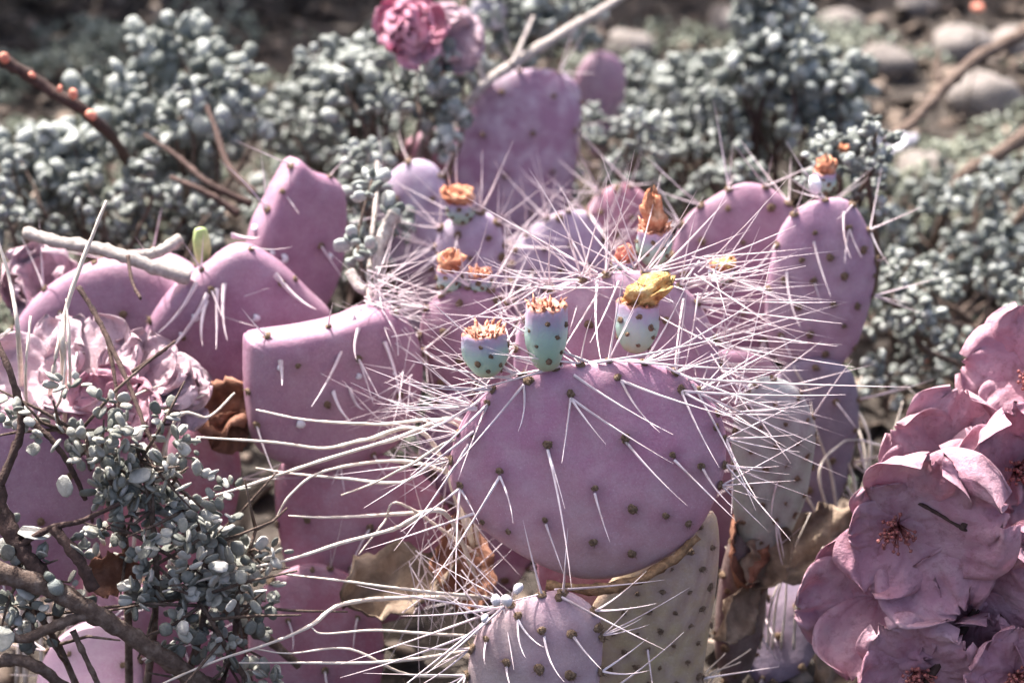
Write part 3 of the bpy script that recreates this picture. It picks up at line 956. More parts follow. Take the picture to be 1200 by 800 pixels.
OUT_O2 = [(470, 300), (530, 270), (600, 280), (650, 270), (660, 340), (630, 420), (550, 450), (480, 400)]
make_pad(bc, OUT_O2, 1.24, 6, 0, 0.017, M['pad_dull'], areoles=False, marg_spines=(1, 2), mspan=(.3, 1))
OUT_T = [(674, 92), (698, 60), (728, 72), (733, 105), (722, 150), (700, 190), (682, 150)]
make_pad(bc, OUT_T, 1.42, 10, 0, 0.016, M['pad_pink'], areoles=False, marg_areoles=False)
bc.finish()

# ---- plant on the left
base = G(380, 800)
lc = Cactus(base, 'broad mauve prickly pear pads with sunlit white rims among dry straw')
kw = dict(spacing=0.034, margin=0.03, marg_spines=(0, 2), slen=(0.018, 0.04), face_spines=0.35, mspan=(.35, 1), ar=0.0018)
OUT_I = [(286, 404), (290, 394), (300, 390), (345, 384), (392, 374), (432, 360), (468, 364), (491, 405), (490, 460), (472, 508), (420, 538), (360, 545), (302, 525), (288, 470)]
padI, bvhI, iI = make_pad(lc, OUT_I, 0.965, 6, 20, 0.025, M['pad_deep'], edge=9, **kw)
iI['obj'] = padI
traced_spines(lc, iI, bvhI, iI['n'], [(415, 372, 360, 470, .02, .0012), (328, 422, 328, 446, .006, .0012), (390, 458, 420, 492, .01, .001), (410, 455, 428, 468, .006, .001), (450, 400, 463, 480, .01, .001), (420, 385, 424, 420, .006, .001)])
OUT_J = [(291, 335), (296, 270), (312, 235), (328, 205), (343, 184), (364, 199), (396, 214), (402, 260), (396, 312), (380, 352), (350, 382), (312, 376)]
padJ, bvhJ, iJ = make_pad(lc, OUT_J, 1.05, 10, 30, 0.024, M['pad_deep'], edge=9, **kw)
OUT_K = [(168, 392), (196, 342), (236, 312), (278, 286), (318, 300), (362, 340), (390, 374), (352, 404), (292, 444), (232, 454), (188, 434)]
padK, bvhK, iK = make_pad(lc, OUT_K, 1.0, 8, 10, 0.022, M['pad_deep'], edge=8, **kw)
iK['obj'] = padK
traced_spines(lc, iK, bvhK, iK['n'], [(231, 332, 182, 382, .012, .0013), (243, 344, 178, 412, .014, .0013), (242, 352, 244, 402, .01, .0012), (254, 338, 252, 405, .012, .0012), (263, 332, 272, 395, .01, .0012), (322, 322, 368, 352, .008, .0014), (272, 275, 296, 272, .004, .0014)])
OUT_L = [(15, 405), (38, 352), (90, 314), (152, 298), (205, 318), (240, 348), (228, 405), (190, 452), (120, 482), (50, 472)]
make_pad(lc, OUT_L, 1.01, 14, -6, 0.026, M['pad_deep'], edge=7, **kw)
OUT_L_LIT = [(70, 372), (96, 322), (150, 296), (208, 300), (240, 332), (205, 372), (130, 398)]  # extra pad laid back, added to stand for the left pad's sunlit strip
make_pad(lc, OUT_L_LIT, 1.035, 62, -16, 0.016, M['pad_pink'], **kw)
OUT_M = [(-60, 565), (-30, 505), (20, 486), (80, 510), (115, 560), (120, 625), (92, 680), (30, 700), (-40, 670)]
make_pad(lc, OUT_M, 0.94, 12, 10, 0.016, M['pad_deep'], **kw)
OUT_N = [(45, 792), (70, 748), (110, 728), (152, 745), (167, 790), (152, 850), (92, 870), (50, 840)]
make_pad(lc, OUT_N, 0.945, 66, -25, 0.016, M['pad_pink'], **kw)
OUT_I2 = [(322, 565), (350, 530), (420, 525), (495, 555), (532, 620), (512, 700), (440, 732), (370, 722), (335, 665)]
make_pad(lc, OUT_I2, 0.99, 18, 2, 0.016, M['pad_red'], **kw)
OUT_I3 = [(300, 700), (360, 660), (430, 690), (450, 770), (420, 850), (340, 860), (295, 790)]
make_pad(lc, OUT_I3, 0.985, 14, -6, 0.016, M['pad_red'], **kw)
OUT_L2 = [(50, 480), (120, 448), (192, 468), (226, 560), (196, 670), (120, 710), (60, 650)]
make_pad(lc, OUT_L2, 1.02, 22, 4, 0.016, M['pad_red'], **kw)
OUT_U = [(194, 525), (230, 488), (270, 506), (282, 560), (260, 640), (215, 660), (196, 590)]
make_pad(lc, OUT_U, 0.995, 10, -16, 0.015, M['pad_red'], **kw)
OUT_L3 = [(90, 720), (160, 680), (240, 690), (290, 760), (270, 850), (180, 880), (110, 830)]
make_pad(lc, OUT_L3, 1.0, 14, 0, 0.016, M['pad_red'], **kw)
# white cottony scale tufts on the mauve pads
for (x, y, bv, r) in ((332, 303, bvhJ, .0042), (318, 296, bvhJ, .0024), (300, 268, bvhJ, .003), (386, 300, bvhJ, .0026), (300, 372, bvhK, .003), (228, 372, bvhK, .0032), (212, 392, bvhK, .0026), (328, 430, bvhI, .0022), (352, 496, bvhI, .0032), (420, 440, bvhI, .0024)):
    hit = bv.ray_cast(CAM, ray(x, y).normalized())
    if hit[0] is None: continue
    V, T = BLOBS[x % 3]
    lc.put('cotton_tuft', mkmesh('cotton_tuft', [(q[0], q[1], q[2] - .5) for q in V], T, M['white_bud']), hit[0] + hit[1] * .0008, frame_to(hit[1], (.4, 0, 1)), (r * 1.6, r * 2.4, r * .9), lc.e)
# burst of long fine spines where the square pad meets the grey sprig
for k in range(70):
    p = P(random.gauss(440, 8), random.gauss(350, 14), .962)
    lc.spine(p, (random.gauss(.8, .5), random.gauss(-.25, .4), random.gauss(0, .55)), random.uniform(.015, .045), padI, r=.0003, single=False)
for k in range(40):
    p = P(random.gauss(470, 12), random.gauss(470, 40), .955)
    lc.spine(p, (random.gauss(0, .8), random.gauss(-.3, .4), random.gauss(0, .8)), random.uniform(.015, .04), padI, r=.0003, single=False)
# small fresh green leaf bud on the rim
V, T = BLOBS[1]
lc.put('bud', mkmesh('bud', V - np.array((0, 0, .1)), T, M['green_bud']), P(238, 306, 1.0), frame_to((0.02, -0.1, 1)), (.011, .009, .0225), lc.e)
lc.finish()


# ------------------------------------------------------------------ grey ball-leaved shrubs
LEAF_ONE = [mkmesh('leaf', V, T, M['leaf_one']) for V, T in BLOBS]


def shrub(name, base, label, sprigs, leaf, singles=80, group='grey ball-leaved shrubs', stem_mat='bark', sprig_r=0.011, per_m=950, stem_r=0.0022, curve=0.02):
    """sprigs: (start, end) axes; each is tied to the root by its own curved stem"""
    e = empty(name, base, label, 'shrub', group)
    pos, dirs, size = [], [], []
    SV, SF = [], []
    for (a, b) in sprigs:
        ax = (b - a)
        L = ax.length
        axn = ax.normalized()
        mid = (base * 0.45 + a * 0.55) + Vector((random.uniform(-1, 1), random.uniform(-1, 1), 0.3)) * curve
        pts = catmull([base, mid, a, a.lerp(b, .5) + Vector((random.gauss(0, 1), random.gauss(0, 1), random.gauss(0, 1))) * L * .05, b], 5)
        n = len(pts)
        sv = tube(pts, [stem_r * (1 - 0.75 * i / (n - 1)) for i in range(n)], 6, .3)
        SV, SF = join((SV, SF), sv)
        # side shoots carrying little heads of leaves
        m = max(8, int(L * per_m))
        nh = max(4, int(m / 8))
        for h in range(nh):
            t = (h + random.random()) / nh
            rr = sprig_r * (1.15 - 0.75 * t)
            o = frame_to(axn) @ Vector((math.cos(h * 2.4), math.sin(h * 2.4), 0.5)).normalized()
            hc = a.lerp(b, t) + o * rr * random.uniform(.5, 1.7)
            for q in range(8):
                dv = Vector((random.gauss(0, 1), random.gauss(0, 1), random.gauss(0, 1))).normalized() * 0.9 + o * 0.55 + axn * 0.25
                dv.normalize()
                pos.append(hc + dv * leaf * random.uniform(0.05, 0.75)); dirs.append(dv); size.append(leaf * random.choice((.55, .7, .85, 1.0, 1.1, 1.3)) * random.uniform(.85, 1.1))
    part('stem', SV, SF, M[stem_mat], e)
    pos = np.array([tuple(p) for p in pos]); dirs = np.array([tuple(p) for p in dirs]); size = np.array(size)
    mats = rand_mats(dirs)
    dep = (pos - np.array(CAM)) @ np.array(FWD)
    score = size / dep
    # leaves turned to the viewer's side of each head show largest
    score *= 1 + 0.4 * (dirs @ -np.array(FWD))
    order = np.argsort(-score)
    one, rest = order[:singles], order[singles:]
    bb = np.array(base)
    for i in one:
        o = link_mesh('leaf', LEAF_ONE[i % 3], e)
        o.matrix_local = Matrix.Translation(Vector(pos[i] - bb)) @ Matrix(mats[i].tolist()).to_4x4() @ Matrix.Diagonal((size[i], size[i], size[i], 1))
    for k in range(3):
        pass
    if len(rest):
        Vs = []
        me = scatter_mesh('foliage', BLOBS[0], pos[rest] - bb, mats[rest], size[rest], rng.random(len(rest)), M['leaf'])
        o = link_mesh('foliage', me, e); o['kind'] = 'stuff'
    return e


def sprig_px(x0, y0, x1, y1, d, dd=0.0):
    return (P(x0, y0, d), P(x1, y1, d + dd))


def fill_sprigs(n, box, dr, L=(0.03, 0.06), lean=(0, 0)):
    """n upright sprigs whose middles fall inside a photo box"""
    out = []
    for k in range(n):
        x = random.uniform(box[0], box[2]); y = random.uniform(box[1], box[3])
        d = random.uniform(*dr)
        gd = gdepth(x, y)
        d = min(d, gd * 0.97)
        c = P(x, y, d)
        ax = Vector((random.gauss(lean[0], .45), random.gauss(lean[1], .35), 1)).normalized() * random.uniform(*L)
        out.append((c - ax * .5, c + ax * .5))
    return out


def gp(px, d, dy=0):
    """ground point below pixel column px at camera depth d"""
    p = P(px, 400, d)
    y = p.y + dy
    return Vector((p.x, y, ground_z(p.x, y)))


sh = shrub
sh('grey_shrub', gp(210, 1.30), 'grey shrub with bead-like leaves on upright sprays before the dark hollow',
   [sprig_px(215, 200, 200, 25, 1.27), sprig_px(190, 190, 165, 45, 1.28), sprig_px(160, 210, 135, 95, 1.24), sprig_px(255, 190, 245, 60, 1.26), sprig_px(120, 240, 60, 150, 1.20), sprig_px(60, 260, 25, 190, 1.18), sprig_px(100, 270, 85, 165, 1.19),
    sprig_px(230, 130, 250, 40, 1.3)] + fill_sprigs(17, (40, 110, 290, 290), (1.18, 1.34)), 0.0104, singles=230)
sh('grey_shrub', gp(450, 1.36), 'grey shrub with tight round bead leaves below the pink double blossom',
   [sprig_px(430, 160, 400, 70, 1.22), sprig_px(470, 165, 455, 70, 1.20), sprig_px(505, 165, 520, 80, 1.20), sprig_px(450, 150, 430, 60, 1.24), sprig_px(490, 150, 490, 75, 1.19)] + fill_sprigs(12, (385, 70, 540, 165), (1.19, 1.28), L=(.025, .04)), 0.0092, singles=200)
sh('grey_shrub', gp(350, 1.5), 'hazy grey shrub behind the pointed mauve pad', fill_sprigs(26, (280, 95, 440, 260), (1.33, 1.55)), 0.0080, singles=60)
sh('grey_shrub', gp(640, 1.5), 'grey shrub behind the pale bare twig at the dark gap', [sprig_px(600, 90, 625, -5, 1.36), sprig_px(645, 80, 650, -10, 1.38), sprig_px(670, 50, 700, -20, 1.40), sprig_px(575, 60, 590, -10, 1.4)] + fill_sprigs(5, (575, -10, 650, 60), (1.35, 1.45)), 0.0100, singles=100)
sh('grey_shrub', gp(890, 1.42), 'grey shrub with tall beaded spire on a dark stem above the purple pads',
   [sprig_px(893, 130, 912, -30, 1.30), sprig_px(885, 160, 880, 0, 1.31), sprig_px(930, 140, 925, 30, 1.29), sprig_px(915, 60, 935, -20, 1.29), sprig_px(860, 165, 835, 95, 1.33), sprig_px(835, 170, 810, 100, 1.34), sprig_px(960, 180, 985, 70, 1.31),
    sprig_px(985, 195, 1000, 120, 1.33), sprig_px(870, 110, 885, -20, 1.3)] + fill_sprigs(14, (800, 80, 1010, 190), (1.28, 1.42)), 0.0102, singles=220, stem_mat='bark_dark')
sh('grey_shrub', gp(770, 1.62), 'pale out-of-focus shrub tuft beside the small pink pad at the back', fill_sprigs(22, (740, 90, 830, 155), (1.45, 1.65)), 0.009, singles=40)
sh('grey_shrub', gp(780, 1.36), 'pale yellowish grey shrub tuft right behind the orange flower remains', fill_sprigs(30, (670, 140, 900, 230), (1.22, 1.42), L=(.02, .045)), 0.0066, singles=60)
sh('grey_shrub', gp(1100, 1.30), 'fuzzy grey shrub right of the lavender pad', fill_sprigs(30, (1000, 205, 1200, 330), (1.28, 1.48), L=(.02, .045)), 0.0070, singles=120)
sh('grey_shrub', gp(1160, 1.25), 'low grey shrub above the pink blossom branch', fill_sprigs(26, (1015, 320, 1210, 480), (1.12, 1.27), L=(.02, .04)), 0.0062, singles=120)
sh('grey_shrub', gp(60, 1.20), 'low grey shrub at the foot of the bead-leaved sprays, behind the straw', fill_sprigs(22, (-20, 215, 250, 310), (1.14, 1.26), L=(.02, .045)), 0.0066, singles=120)
sh('grey_shrub', gp(420, 1.16), 'small grey shrub sprig between the pointed pad and the lavender pad', fill_sprigs(10, (395, 190, 450, 330), (1.10, 1.2), L=(.02, .04)) + [sprig_px(432, 345, 436, 210, 1.0)], 0.0070, singles=80)
sh('grey_shrub', gp(960, 1.25), 'tiny brown-tipped grey tuft growing above the lavender pad', fill_sprigs(9, (960, 170, 1030, 225), (1.05, 1.12), L=(.015, .03)), 0.0055, singles=60)

# slate-leaved plant in the lower left corner
def slate_plant():
    b = gp(150, 0.99, 0.0)
    e = empty('slate_leaved_shrub', b, 'small shrub with slate green rounded leaves beside the thick bare branch', 'shrub')
    SV, SF = [], []
    L = []
    def stem(px, r0, r1):
        nonlocal SV, SF
        pts = catmull([P(*q) for q in px], 5)
        n = len(pts)
        SV, SF = join((SV, SF), tube(pts, [r0 + (r1 - r0) * i / (n - 1) for i in range(n)], 7, .3))
        return pts
    s = [stem([(150, 960, .95), (150, 700, .90), (140, 600, .87), (110, 520, .86), (60, 500, .86)], .0022, .0008),
         stem([(150, 960, .95), (180, 740, .90), (180, 620, .87), (160, 520, .86)], .0022, .0008),
         stem([(150, 960, .95), (230, 760, .90), (240, 640, .885), (200, 570, .87)], .0022, .0008),
         stem([(150, 960, .95), (260, 800, .90), (280, 690, .89), (300, 620, .89)], .002, .0008),
         stem([(150, 960, .95), (80, 780, .88), (30, 690, .86), (10, 610, .85)], .002, .0008),
         stem([(150, 960, .95), (300, 860, .92), (260, 750, .88), (230, 700, .88)], .002, .0008)]
    for st in s:
        for k in range(16):
            p = random.choice(st[len(st) // 3:])
            q = p + Vector((random.gauss(0, .02), random.gauss(-.004, .01), random.gauss(.004, .016)))
            SV, SF = join((SV, SF), tube([p, p.lerp(q, .5) + Vector((0, 0, random.gauss(0, .002))), q], [.0009, .0007, .0004], 5, .3))
    part('stem', SV, SF, M['bark'], e)
    big = [(120, 508, .86, .014), (172, 528, .858, .016), (30, 500, .86, .012), (178, 555, .855, .018), (68, 575, .85, .017), (60, 628, .85, .024), (10, 465, .86, .016), (140, 545, .856, .013), (45, 520, .86, .011),
           (215, 560, .865, .012), (10, 735, .85, .02), (40, 700, .85, .016), (165, 640, .86, .022), (265, 655, .875, .016), (95, 650, .852, .017)]
    def leaf(p, s, dv):
        o = link_mesh('leaf', LEAF_S[random.randrange(3)], e)
        o.matrix_local = Matrix.Translation(p - b) @ frame_to(dv).to_4x4() @ Matrix.Diagonal((s * random.uniform(.9, 1.2), s * random.uniform(.18, .35), s, 1))
    for (x, y, d, s_) in big:
        leaf(P(x, y, d), s_ * .62, (random.uniform(-1, 1), random.uniform(-.6, .2), random.uniform(-.2, .9)))
    heads = []
    def keep(p):
        x, y, _ = topx(p)
        if x < 118 and 515 < y < 645: return random.random() < .12
        if x < 170 and y > 715: return random.random() < .15
        if x < 70 and y < 515: return random.random() < .4
        if x > 235 and y > 690: return random.random() < .4
        if x > 265: return random.random() < .5
        return random.random() < .8
    for st in s:
        for p in st[len(st) // 3:]:
            for k in range(3):
                heads.append(p + Vector((random.gauss(0, .012), random.gauss(0, .008), random.gauss(0, .012))))
    heads = [h for h in heads if keep(h)]
    pos, dirs, size = [], [], []
    for h in heads:
        for q in range(9):
            dv = Vector((random.gauss(0, 1), random.gauss(-.2, .8), random.gauss(.35, .8))).normalized()
            pos.append(tuple(h + dv * random.uniform(.001, .006))); dirs.append(tuple(dv)); size.append(random.uniform(.0042, .0085))
    pos = np.array(pos); dirs = np.array(dirs); size = np.array(size)
    mats = rand_mats(dirs) @ np.diag((.95, .5, 1.0)) * 1.0
    mats = mats * rng.uniform(.75, 1.15, size=(len(mats), 1, 3))
    order = np.argsort(pos[:, 1] - size)
    for i in order[:250]:
        o = link_mesh('leaf', LEAF_S[i % 3], e)
        o.matrix_local = Matrix.Translation(Vector(pos[i]) - b) @ Matrix(mats[i].tolist()).to_4x4() @ Matrix.Diagonal((size[i], size[i], size[i], 1))
    rest = order[250:]
    o = link_mesh('foliage', scatter_mesh('foliage', BLOBS[0], pos[rest] - np.array(b), mats[rest], size[rest], rng.random(len(rest)), M['slate_many']), e)
    o['kind'] = 'stuff'


LEAF_S = [mkmesh('leaf', V, T, M['slate_leaf']) for V, T in BLOBS]
slate_plant()

# ------------------------------------------------------------------ low grey mat over the ground, and litter
def ground_mat():
    pos, dirs, size, tint = [], [], [], []
    n = 0
    while n < 17000:
        x = random.uniform(-0.75, 0.75); y = random.uniform(0.98, 1.80)
        u = noise.noise(Vector((x * 9, y * 9, 2.2))) + 0.5 * noise.noise(Vector((x * 26, y * 26, 7.7)))
        if u < -0.10: continue
        h = 0.006 + 0.055 * max(0, u + .1) * random.random() ** .5
        pos.append((x, y, ground_z(x, y) + h)); n += 1
        dirs.append((random.gauss(0, .8), random.gauss(-.1, .8), random.gauss(.7, .6)))
        size.append(random.uniform(.0045, .0085)); tint.append(min(1, max(0, 0.25 + u * .5 + random.gauss(0, .2))))
    me = scatter_mesh('groundcover', BLOB_LO, np.array(pos), rand_mats(np.array(dirs)), np.array(size), np.array(tint), M['mat'])
    tag(link_mesh('groundcover', me), 'low mat of tiny pale grey-green leaves covering the soil', 'ground cover', kind='stuff')


ground_mat()


def litter():
    TV = np.array([(-.5, -.3, 0), (0, -.42, .06), (.5, -.2, 0), (.55, .2, .04), (0, .4, .1), (-.5, .25, .02), (0, 0, .14), (0, 0, .08)], float)
    TF = np.array([(0, 1, 6), (1, 2, 6), (2, 3, 6), (3, 4, 6), (4, 5, 6), (5, 0, 6), (1, 0, 7), (2, 1, 7), (3, 2, 7), (4, 3, 7), (5, 4, 7), (0, 5, 7)])
    pos, dirs, size, tint = [], [], [], []
    for k in range(5200):
        x = random.uniform(-.7, .7); y = random.uniform(.62, 2.0)
        pos.append((x, y, ground_z(x, y) + random.uniform(.001, .012)))
        dirs.append((random.gauss(0, .5), random.gauss(0, .5), 1)); size.append(random.uniform(.006, .024)); tint.append(random.random())
    me = scatter_mesh('leaf_litter', (TV, TF), np.array(pos), rand_mats(np.array(dirs)), np.array(size), np.array(tint), M['litter'])
    tag(link_mesh('leaf_litter', me), 'brown flakes of dead leaf littering the soil', 'leaf litter', kind='stuff')


litter()


# bushes added past the picture's upper edge to shade the hollows at the back
def add_shade_bush(x, y, h, w, label, n=900):
    b = Vector((x, y, ground_z(x, y)))
    e = empty('shade_bush', b, label, 'bush', 'shade-casting bushes added at the back')
    SV, SF = [], []
    for k in range(7):
        a = k * 0.9
        tip = b + Vector((math.cos(a) * w * .7, math.sin(a) * w * .6, h * random.uniform(.6, .95)))
        SV, SF = join((SV, SF), tube(catmull([b, b.lerp(tip, .5) + Vector((0, 0, .05)), tip], 4), [.008, .0075, .007, .0065, .006, .005, .004, .003, .002], 6, .4))
    part('stem', SV, SF, M['bark_dark'], e)
    pos, dirs = [], []
    for k in range(n):
        a = random.uniform(0, 6.283); u = random.random() ** .45; z = random.uniform(.16, 1)
        ww = w * u * math.sin(math.pi * (0.15 + .75 * z)) ** .6
        pos.append((math.cos(a) * ww, math.sin(a) * ww * .8, h * z))
        dirs.append((math.cos(a) + random.gauss(0, .6), math.sin(a) + random.gauss(0, .6), random.gauss(.2, .6)))
    me = scatter_mesh('crown', BLOB_LO, np.array(pos), rand_mats(np.array(dirs)), rng.uniform(.02, .05, n), rng.random(n), M['dark_leaf'])
    o = link_mesh('crown', me, e); o['kind'] = 'stuff'


add_shade_bush(-.55, 2.05, .55, .34, 'dark bush added as shade caster behind the bead-leaved sprays', 1300)
add_shade_bush(-.12, 2.20, .55, .30, 'dark bush added as shade caster behind the pink double blossom', 1000)
add_shade_bush(.22, 2.22, .50, .24, 'dark bush added as shade caster behind the pale bare twig', 900)
add_shade_bush(-.95, 1.75, .55, .30, 'dark bush added as shade caster over the coral-budded branch', 1000)
add_shade_bush(.52, 2.5, .5, .25, 'dark bush added as shade caster behind the pale stones', 700)


# ------------------------------------------------------------------ branches, straw, twigs
def branch(name, label, cat, lines, mat, group=None, knobs=None):
    """lines: [(pixel+depth points, r0, r1)], the first is the main piece, the others its side twigs"""
    p0 = P(*lines[0][0][0])
    e = empty(name, p0, label, cat, group)
    for i, (px, r0, r1) in enumerate(lines):
        pts = catmull([P(*q) for q in px], 8)
        n = len(pts)
        rad = [(r0 + (r1 - r0) * k / (n - 1)) * (1 + .22 * max(0, math.sin(k * 1.05 + i)) ** 6) for k in range(n)]
        v, f = tube(pts, rad, 9, .28 if mat == 'bark_pale' else .45, seed=i)
        part('branch' if i == 0 else 'side_twig', v, f, M[mat], e)
    for (x, y, d, r, m) in knobs or []:
        V, T = BLOBS[1]
        o = link_mesh('bud', mkmesh('bud', V - np.array((0, 0, .5)), T, M[m]), e)
        o.matrix_local = Matrix.Translation(P(x, y, d) - p0) @ frame_to((random.uniform(-1, 1), -.3, 1)).to_4x4() @ Matrix.Diagonal((r * 2, r * 2, r * 2, 1))
    return e


branch('dead_branch', 'thick brown bare branch slanting down over the lit mauve pad', 'branch',
       [([(-60, 650, .84), (0, 670, .845), (60, 690, .85), (110, 718, .855), (165, 752, .865), (230, 797, .88), (330, 870, .92), (400, 930, .96)], .0044, .0036),
        ([(110, 716, .855), (60, 735, .85), (25, 748, .85), (-20, 735, .85)], .0026, .0016),
        ([(85, 738, .855), (100, 770, .855), (118, 810, .86), (130, 860, .88)], .0013, .0009),
        ([(-20, 775, .85), (30, 775, .85), (70, 800, .86), (120, 840, .88)], .0028, .002)], 'bark',
       knobs=[(66, 688, .846, .004, 'leaf_one'), (58, 676, .846, .003, 'leaf_one')])
branch('dead_branch', 'dark reddish bare branch leaning into the thick brown one', 'branch',
       [([(-10, 560, .85), (10, 620, .85), (35, 655, .85), (62, 690, .853)], .0040, .0034), ([(20, 640, .848), (60, 618, .846), (95, 610, .848), (140, 590, .855)], .0014, .0009), ([(62, 618, .846), (92, 655, .846), (110, 690, .85)], .0022, .0028)], 'bark_dark')
branch('dead_twig', 'slim dark forked twig in front of the leftmost mauve pad', 'twig',
       [([(-20, 610, .85), (8, 550, .85), (24, 505, .85), (22, 470, .85), (5, 420, .85), (-20, 370, .86)], .0020, .0013), ([(22, 478, .85), (45, 500, .85), (65, 520, .85), (85, 552, .853), (100, 585, .86)], .0014, .001)], 'bark_dark')
branch('dead_twig', 'thin reddish twig crossing the sunlit left pad', 'twig',
       [([(92, 336, .93), (110, 365, .925), (130, 405, .915), (155, 460, .90), (172, 505, .89), (195, 545, .89), (230, 600, .92)], .0013, .0008), ([(125, 395, .918), (134, 440, .91), (140, 500, .90)], .0009, .0007), ([(150, 300, .95), (155, 330, .94), (165, 350, .93)], .0009, .0007),
        ([(155, 436, .905), (185, 415, .91), (205, 400, .92)], .0010, .0007)], 'bark_dark')
branch('coral_budded_branch', 'dark bare branch with coral buds against the dark hollow', 'branch',
       [([(-60, 40, 1.08), (5, 72, 1.09), (50, 100, 1.10), (105, 136, 1.11), (150, 190, 1.18), (170, 260, 1.28)], .0040, .0026)], 'bark_dark',
       knobs=[(5, 68, 1.085, .0034, 'redbud'), (86, 110, 1.095, .0034, 'redbud'), (107, 135, 1.10, .0034, 'redbud'), (70, 104, 1.095, .0022, 'redbud'), (38, 88, 1.09, .0022, 'redbud')])
branch('dead_twig', 'dark forked twig rising among the bead-leaved sprays', 'twig',
       [([(300, 228, 1.12), (268, 195, 1.14), (252, 150, 1.16), (235, 105, 1.19)], .0022, .0012), ([(295, 240, 1.12), (245, 215, 1.12), (210, 185, 1.14), (170, 158, 1.16)], .0022, .001), ([(280, 250, 1.11), (240, 225, 1.11), (200, 208, 1.12)], .0022, .0014)], 'bark_dark')
branch('dead_branch', 'brown bare branch reaching to the white fallen petal in front of the stones', 'branch',
       [([(1290, -10, 1.45), (1200, 40, 1.40), (1140, 72, 1.38), (1100, 110, 1.36), (1065, 148, 1.34), (1030, 172, 1.33), (1000, 260, 1.36)], .0052, .0026), ([(1105, 105, 1.36), (1098, 85, 1.37), (1100, 60, 1.38)], .002, .001)], 'bark')
branch('dead_branch', 'greyish bare branch end below the brown one', 'branch',
       [([(1300, 90, 1.38), (1200, 160, 1.34), (1160, 188, 1.33), (1125, 212, 1.33), (1090, 300, 1.38)], .0058, .0040)], 'bark')
branch('dead_twig', 'small brown twig poking out of the low grey mat', 'twig', [([(1235, 215, 1.3), (1195, 255, 1.3), (1180, 290, 1.32)], .0036, .0024)], 'bark')
branch('dead_twig', 'pale grey bare twig rising past the pink double blossom', 'twig',
       [([(545, 125, 1.22), (568, 98, 1.22), (610, 70, 1.24), (660, 38, 1.26), (705, 12, 1.28), (760, -25, 1.32)], .0034, .0024), ([(566, 98, 1.22), (560, 70, 1.22), (556, 30, 1.23)], .0026, .0018), ([(600, 76, 1.23), (612, 50, 1.24), (625, 20, 1.26)], .0018, .001), ([(545, 125, 1.22), (500, 155, 1.24), (490, 190, 1.26)], .002, .0014)], 'bark_pale')
branch('dead_twig', 'dark upright twig beside the pink double blossom', 'twig', [([(537, 80, 1.28), (540, 40, 1.3), (546, -20, 1.33)], .003, .0022)], 'bark_dark')
branch('dead_twig', 'pale weathered twig lying on the sunlit left pad', 'twig',
       [([(30, 272, .99), (65, 283, .985), (110, 290, .98), (150, 302, .975), (185, 315, .975), (222, 326, .98)], .0030, .0034), ([(150, 300, .975), (185, 296, .98), (210, 280, .99)], .0026, .003)], 'bark_pale')
branch('dead_twig', 'pale peeling twig with a white shred beside the lavender pad', 'twig',
       [([(446, 330, .99), (442, 300, .99), (452, 270, 1.0), (464, 250, 1.0)], .0026, .0040), ([(446, 330, .99), (425, 340, .985), (410, 318, .99)], .0022, .0026), ([(432, 372, .97), (434, 300, 1.0), (440, 240, 1.02), (442, 190, 1.05)], .0016, .001)], 'bark_pale')
branch('dead_twig', 'rust brown bare stem lying under the dry straw near the reddish pads', 'twig', [([(225, 690, .93), (265, 715, .93), (310, 745, .94), (350, 780, .95)], .0026, .002)], 'bark')


def straw_tuft(label, base, blades, group='dry straw tufts', r=.0009):
    e = empty('dry_grass', base, label, 'dry grass', group)
    for (px, k) in blades:
        pts = catmull([P(*q) for q in px], 7)
        n = len(pts)
        v, f = tube(pts, [r * k * (1.0 - .62 * i / (n - 1)) * random.uniform(.85, 1.15) for i in range(n)], 6, .3)
        part('blade', v, f, M['straw'], e)
    return e


gb = gp(545, 1.0)
straw_tuft('long pale straws fanning left from the big purple pad over the mauve pads', gb, [
    ([(560, 640, .95), (545, 520, .88), (480, 545, .875), (440, 565, .89), (400, 580, .90)], 1.0),
    ([(555, 600, .93), (540, 495, .885), (460, 515, .89), (360, 545, .90), (280, 572, .91), (190, 598, .90)], 1.5),
    ([(555, 640, .95), (530, 540, .90), (470, 565, .895), (400, 560, .90), (345, 555, .905), (300, 548, .91)], 1.2),
    ([(555, 600, .93), (540, 500, .89), (440, 497, .90), (360, 492, .905), (300, 480, .91)], 1.2),
    ([(555, 640, .95), (500, 510, .90), (430, 515, .905), (380, 525, .91), (320, 518, .905), (230, 512, .90)], 1.5),
    ([(560, 680, .95), (520, 600, .885), (460, 620, .89), (400, 636, .89), (340, 655, .885), (270, 670, .88), (190, 693, .875)], 1.4),
    ([(575, 700, .92), (520, 695, .90), (460, 688, .89), (400, 680, .89), (330, 672, .90)], 1.1),
    ([(560, 745, .90), (500, 742, .89), (440, 738, .885), (380, 742, .88), (365, 735, .88)], 1.0),
    ([(570, 700, .93), (470, 700, .92), (400, 708, .89), (365, 732, .88), (320, 752, .875), (250, 775, .87), (180, 805, .86)], 1.4),
    ([(560, 760, .93), (500, 770, .90), (430, 776, .885), (350, 776, .88), (280, 776, .875)], 1.2),
    ([(570, 790, .93), (480, 790, .90), (410, 760, .885), (340, 765, .88), (300, 760, .875)], .9),
    ([(545, 560, .92), (470, 540, .91), (380, 552, .90), (340, 580, .90), (322, 610, .905)], 1.2),
    ([(500, 600, .93), (430, 604, .905), (380, 606, .90), (338, 604, .90)], 1.1),
    ([(560, 650, .95), (470, 590, .90), (450, 612, .90), (420, 650, .895)], .9)])
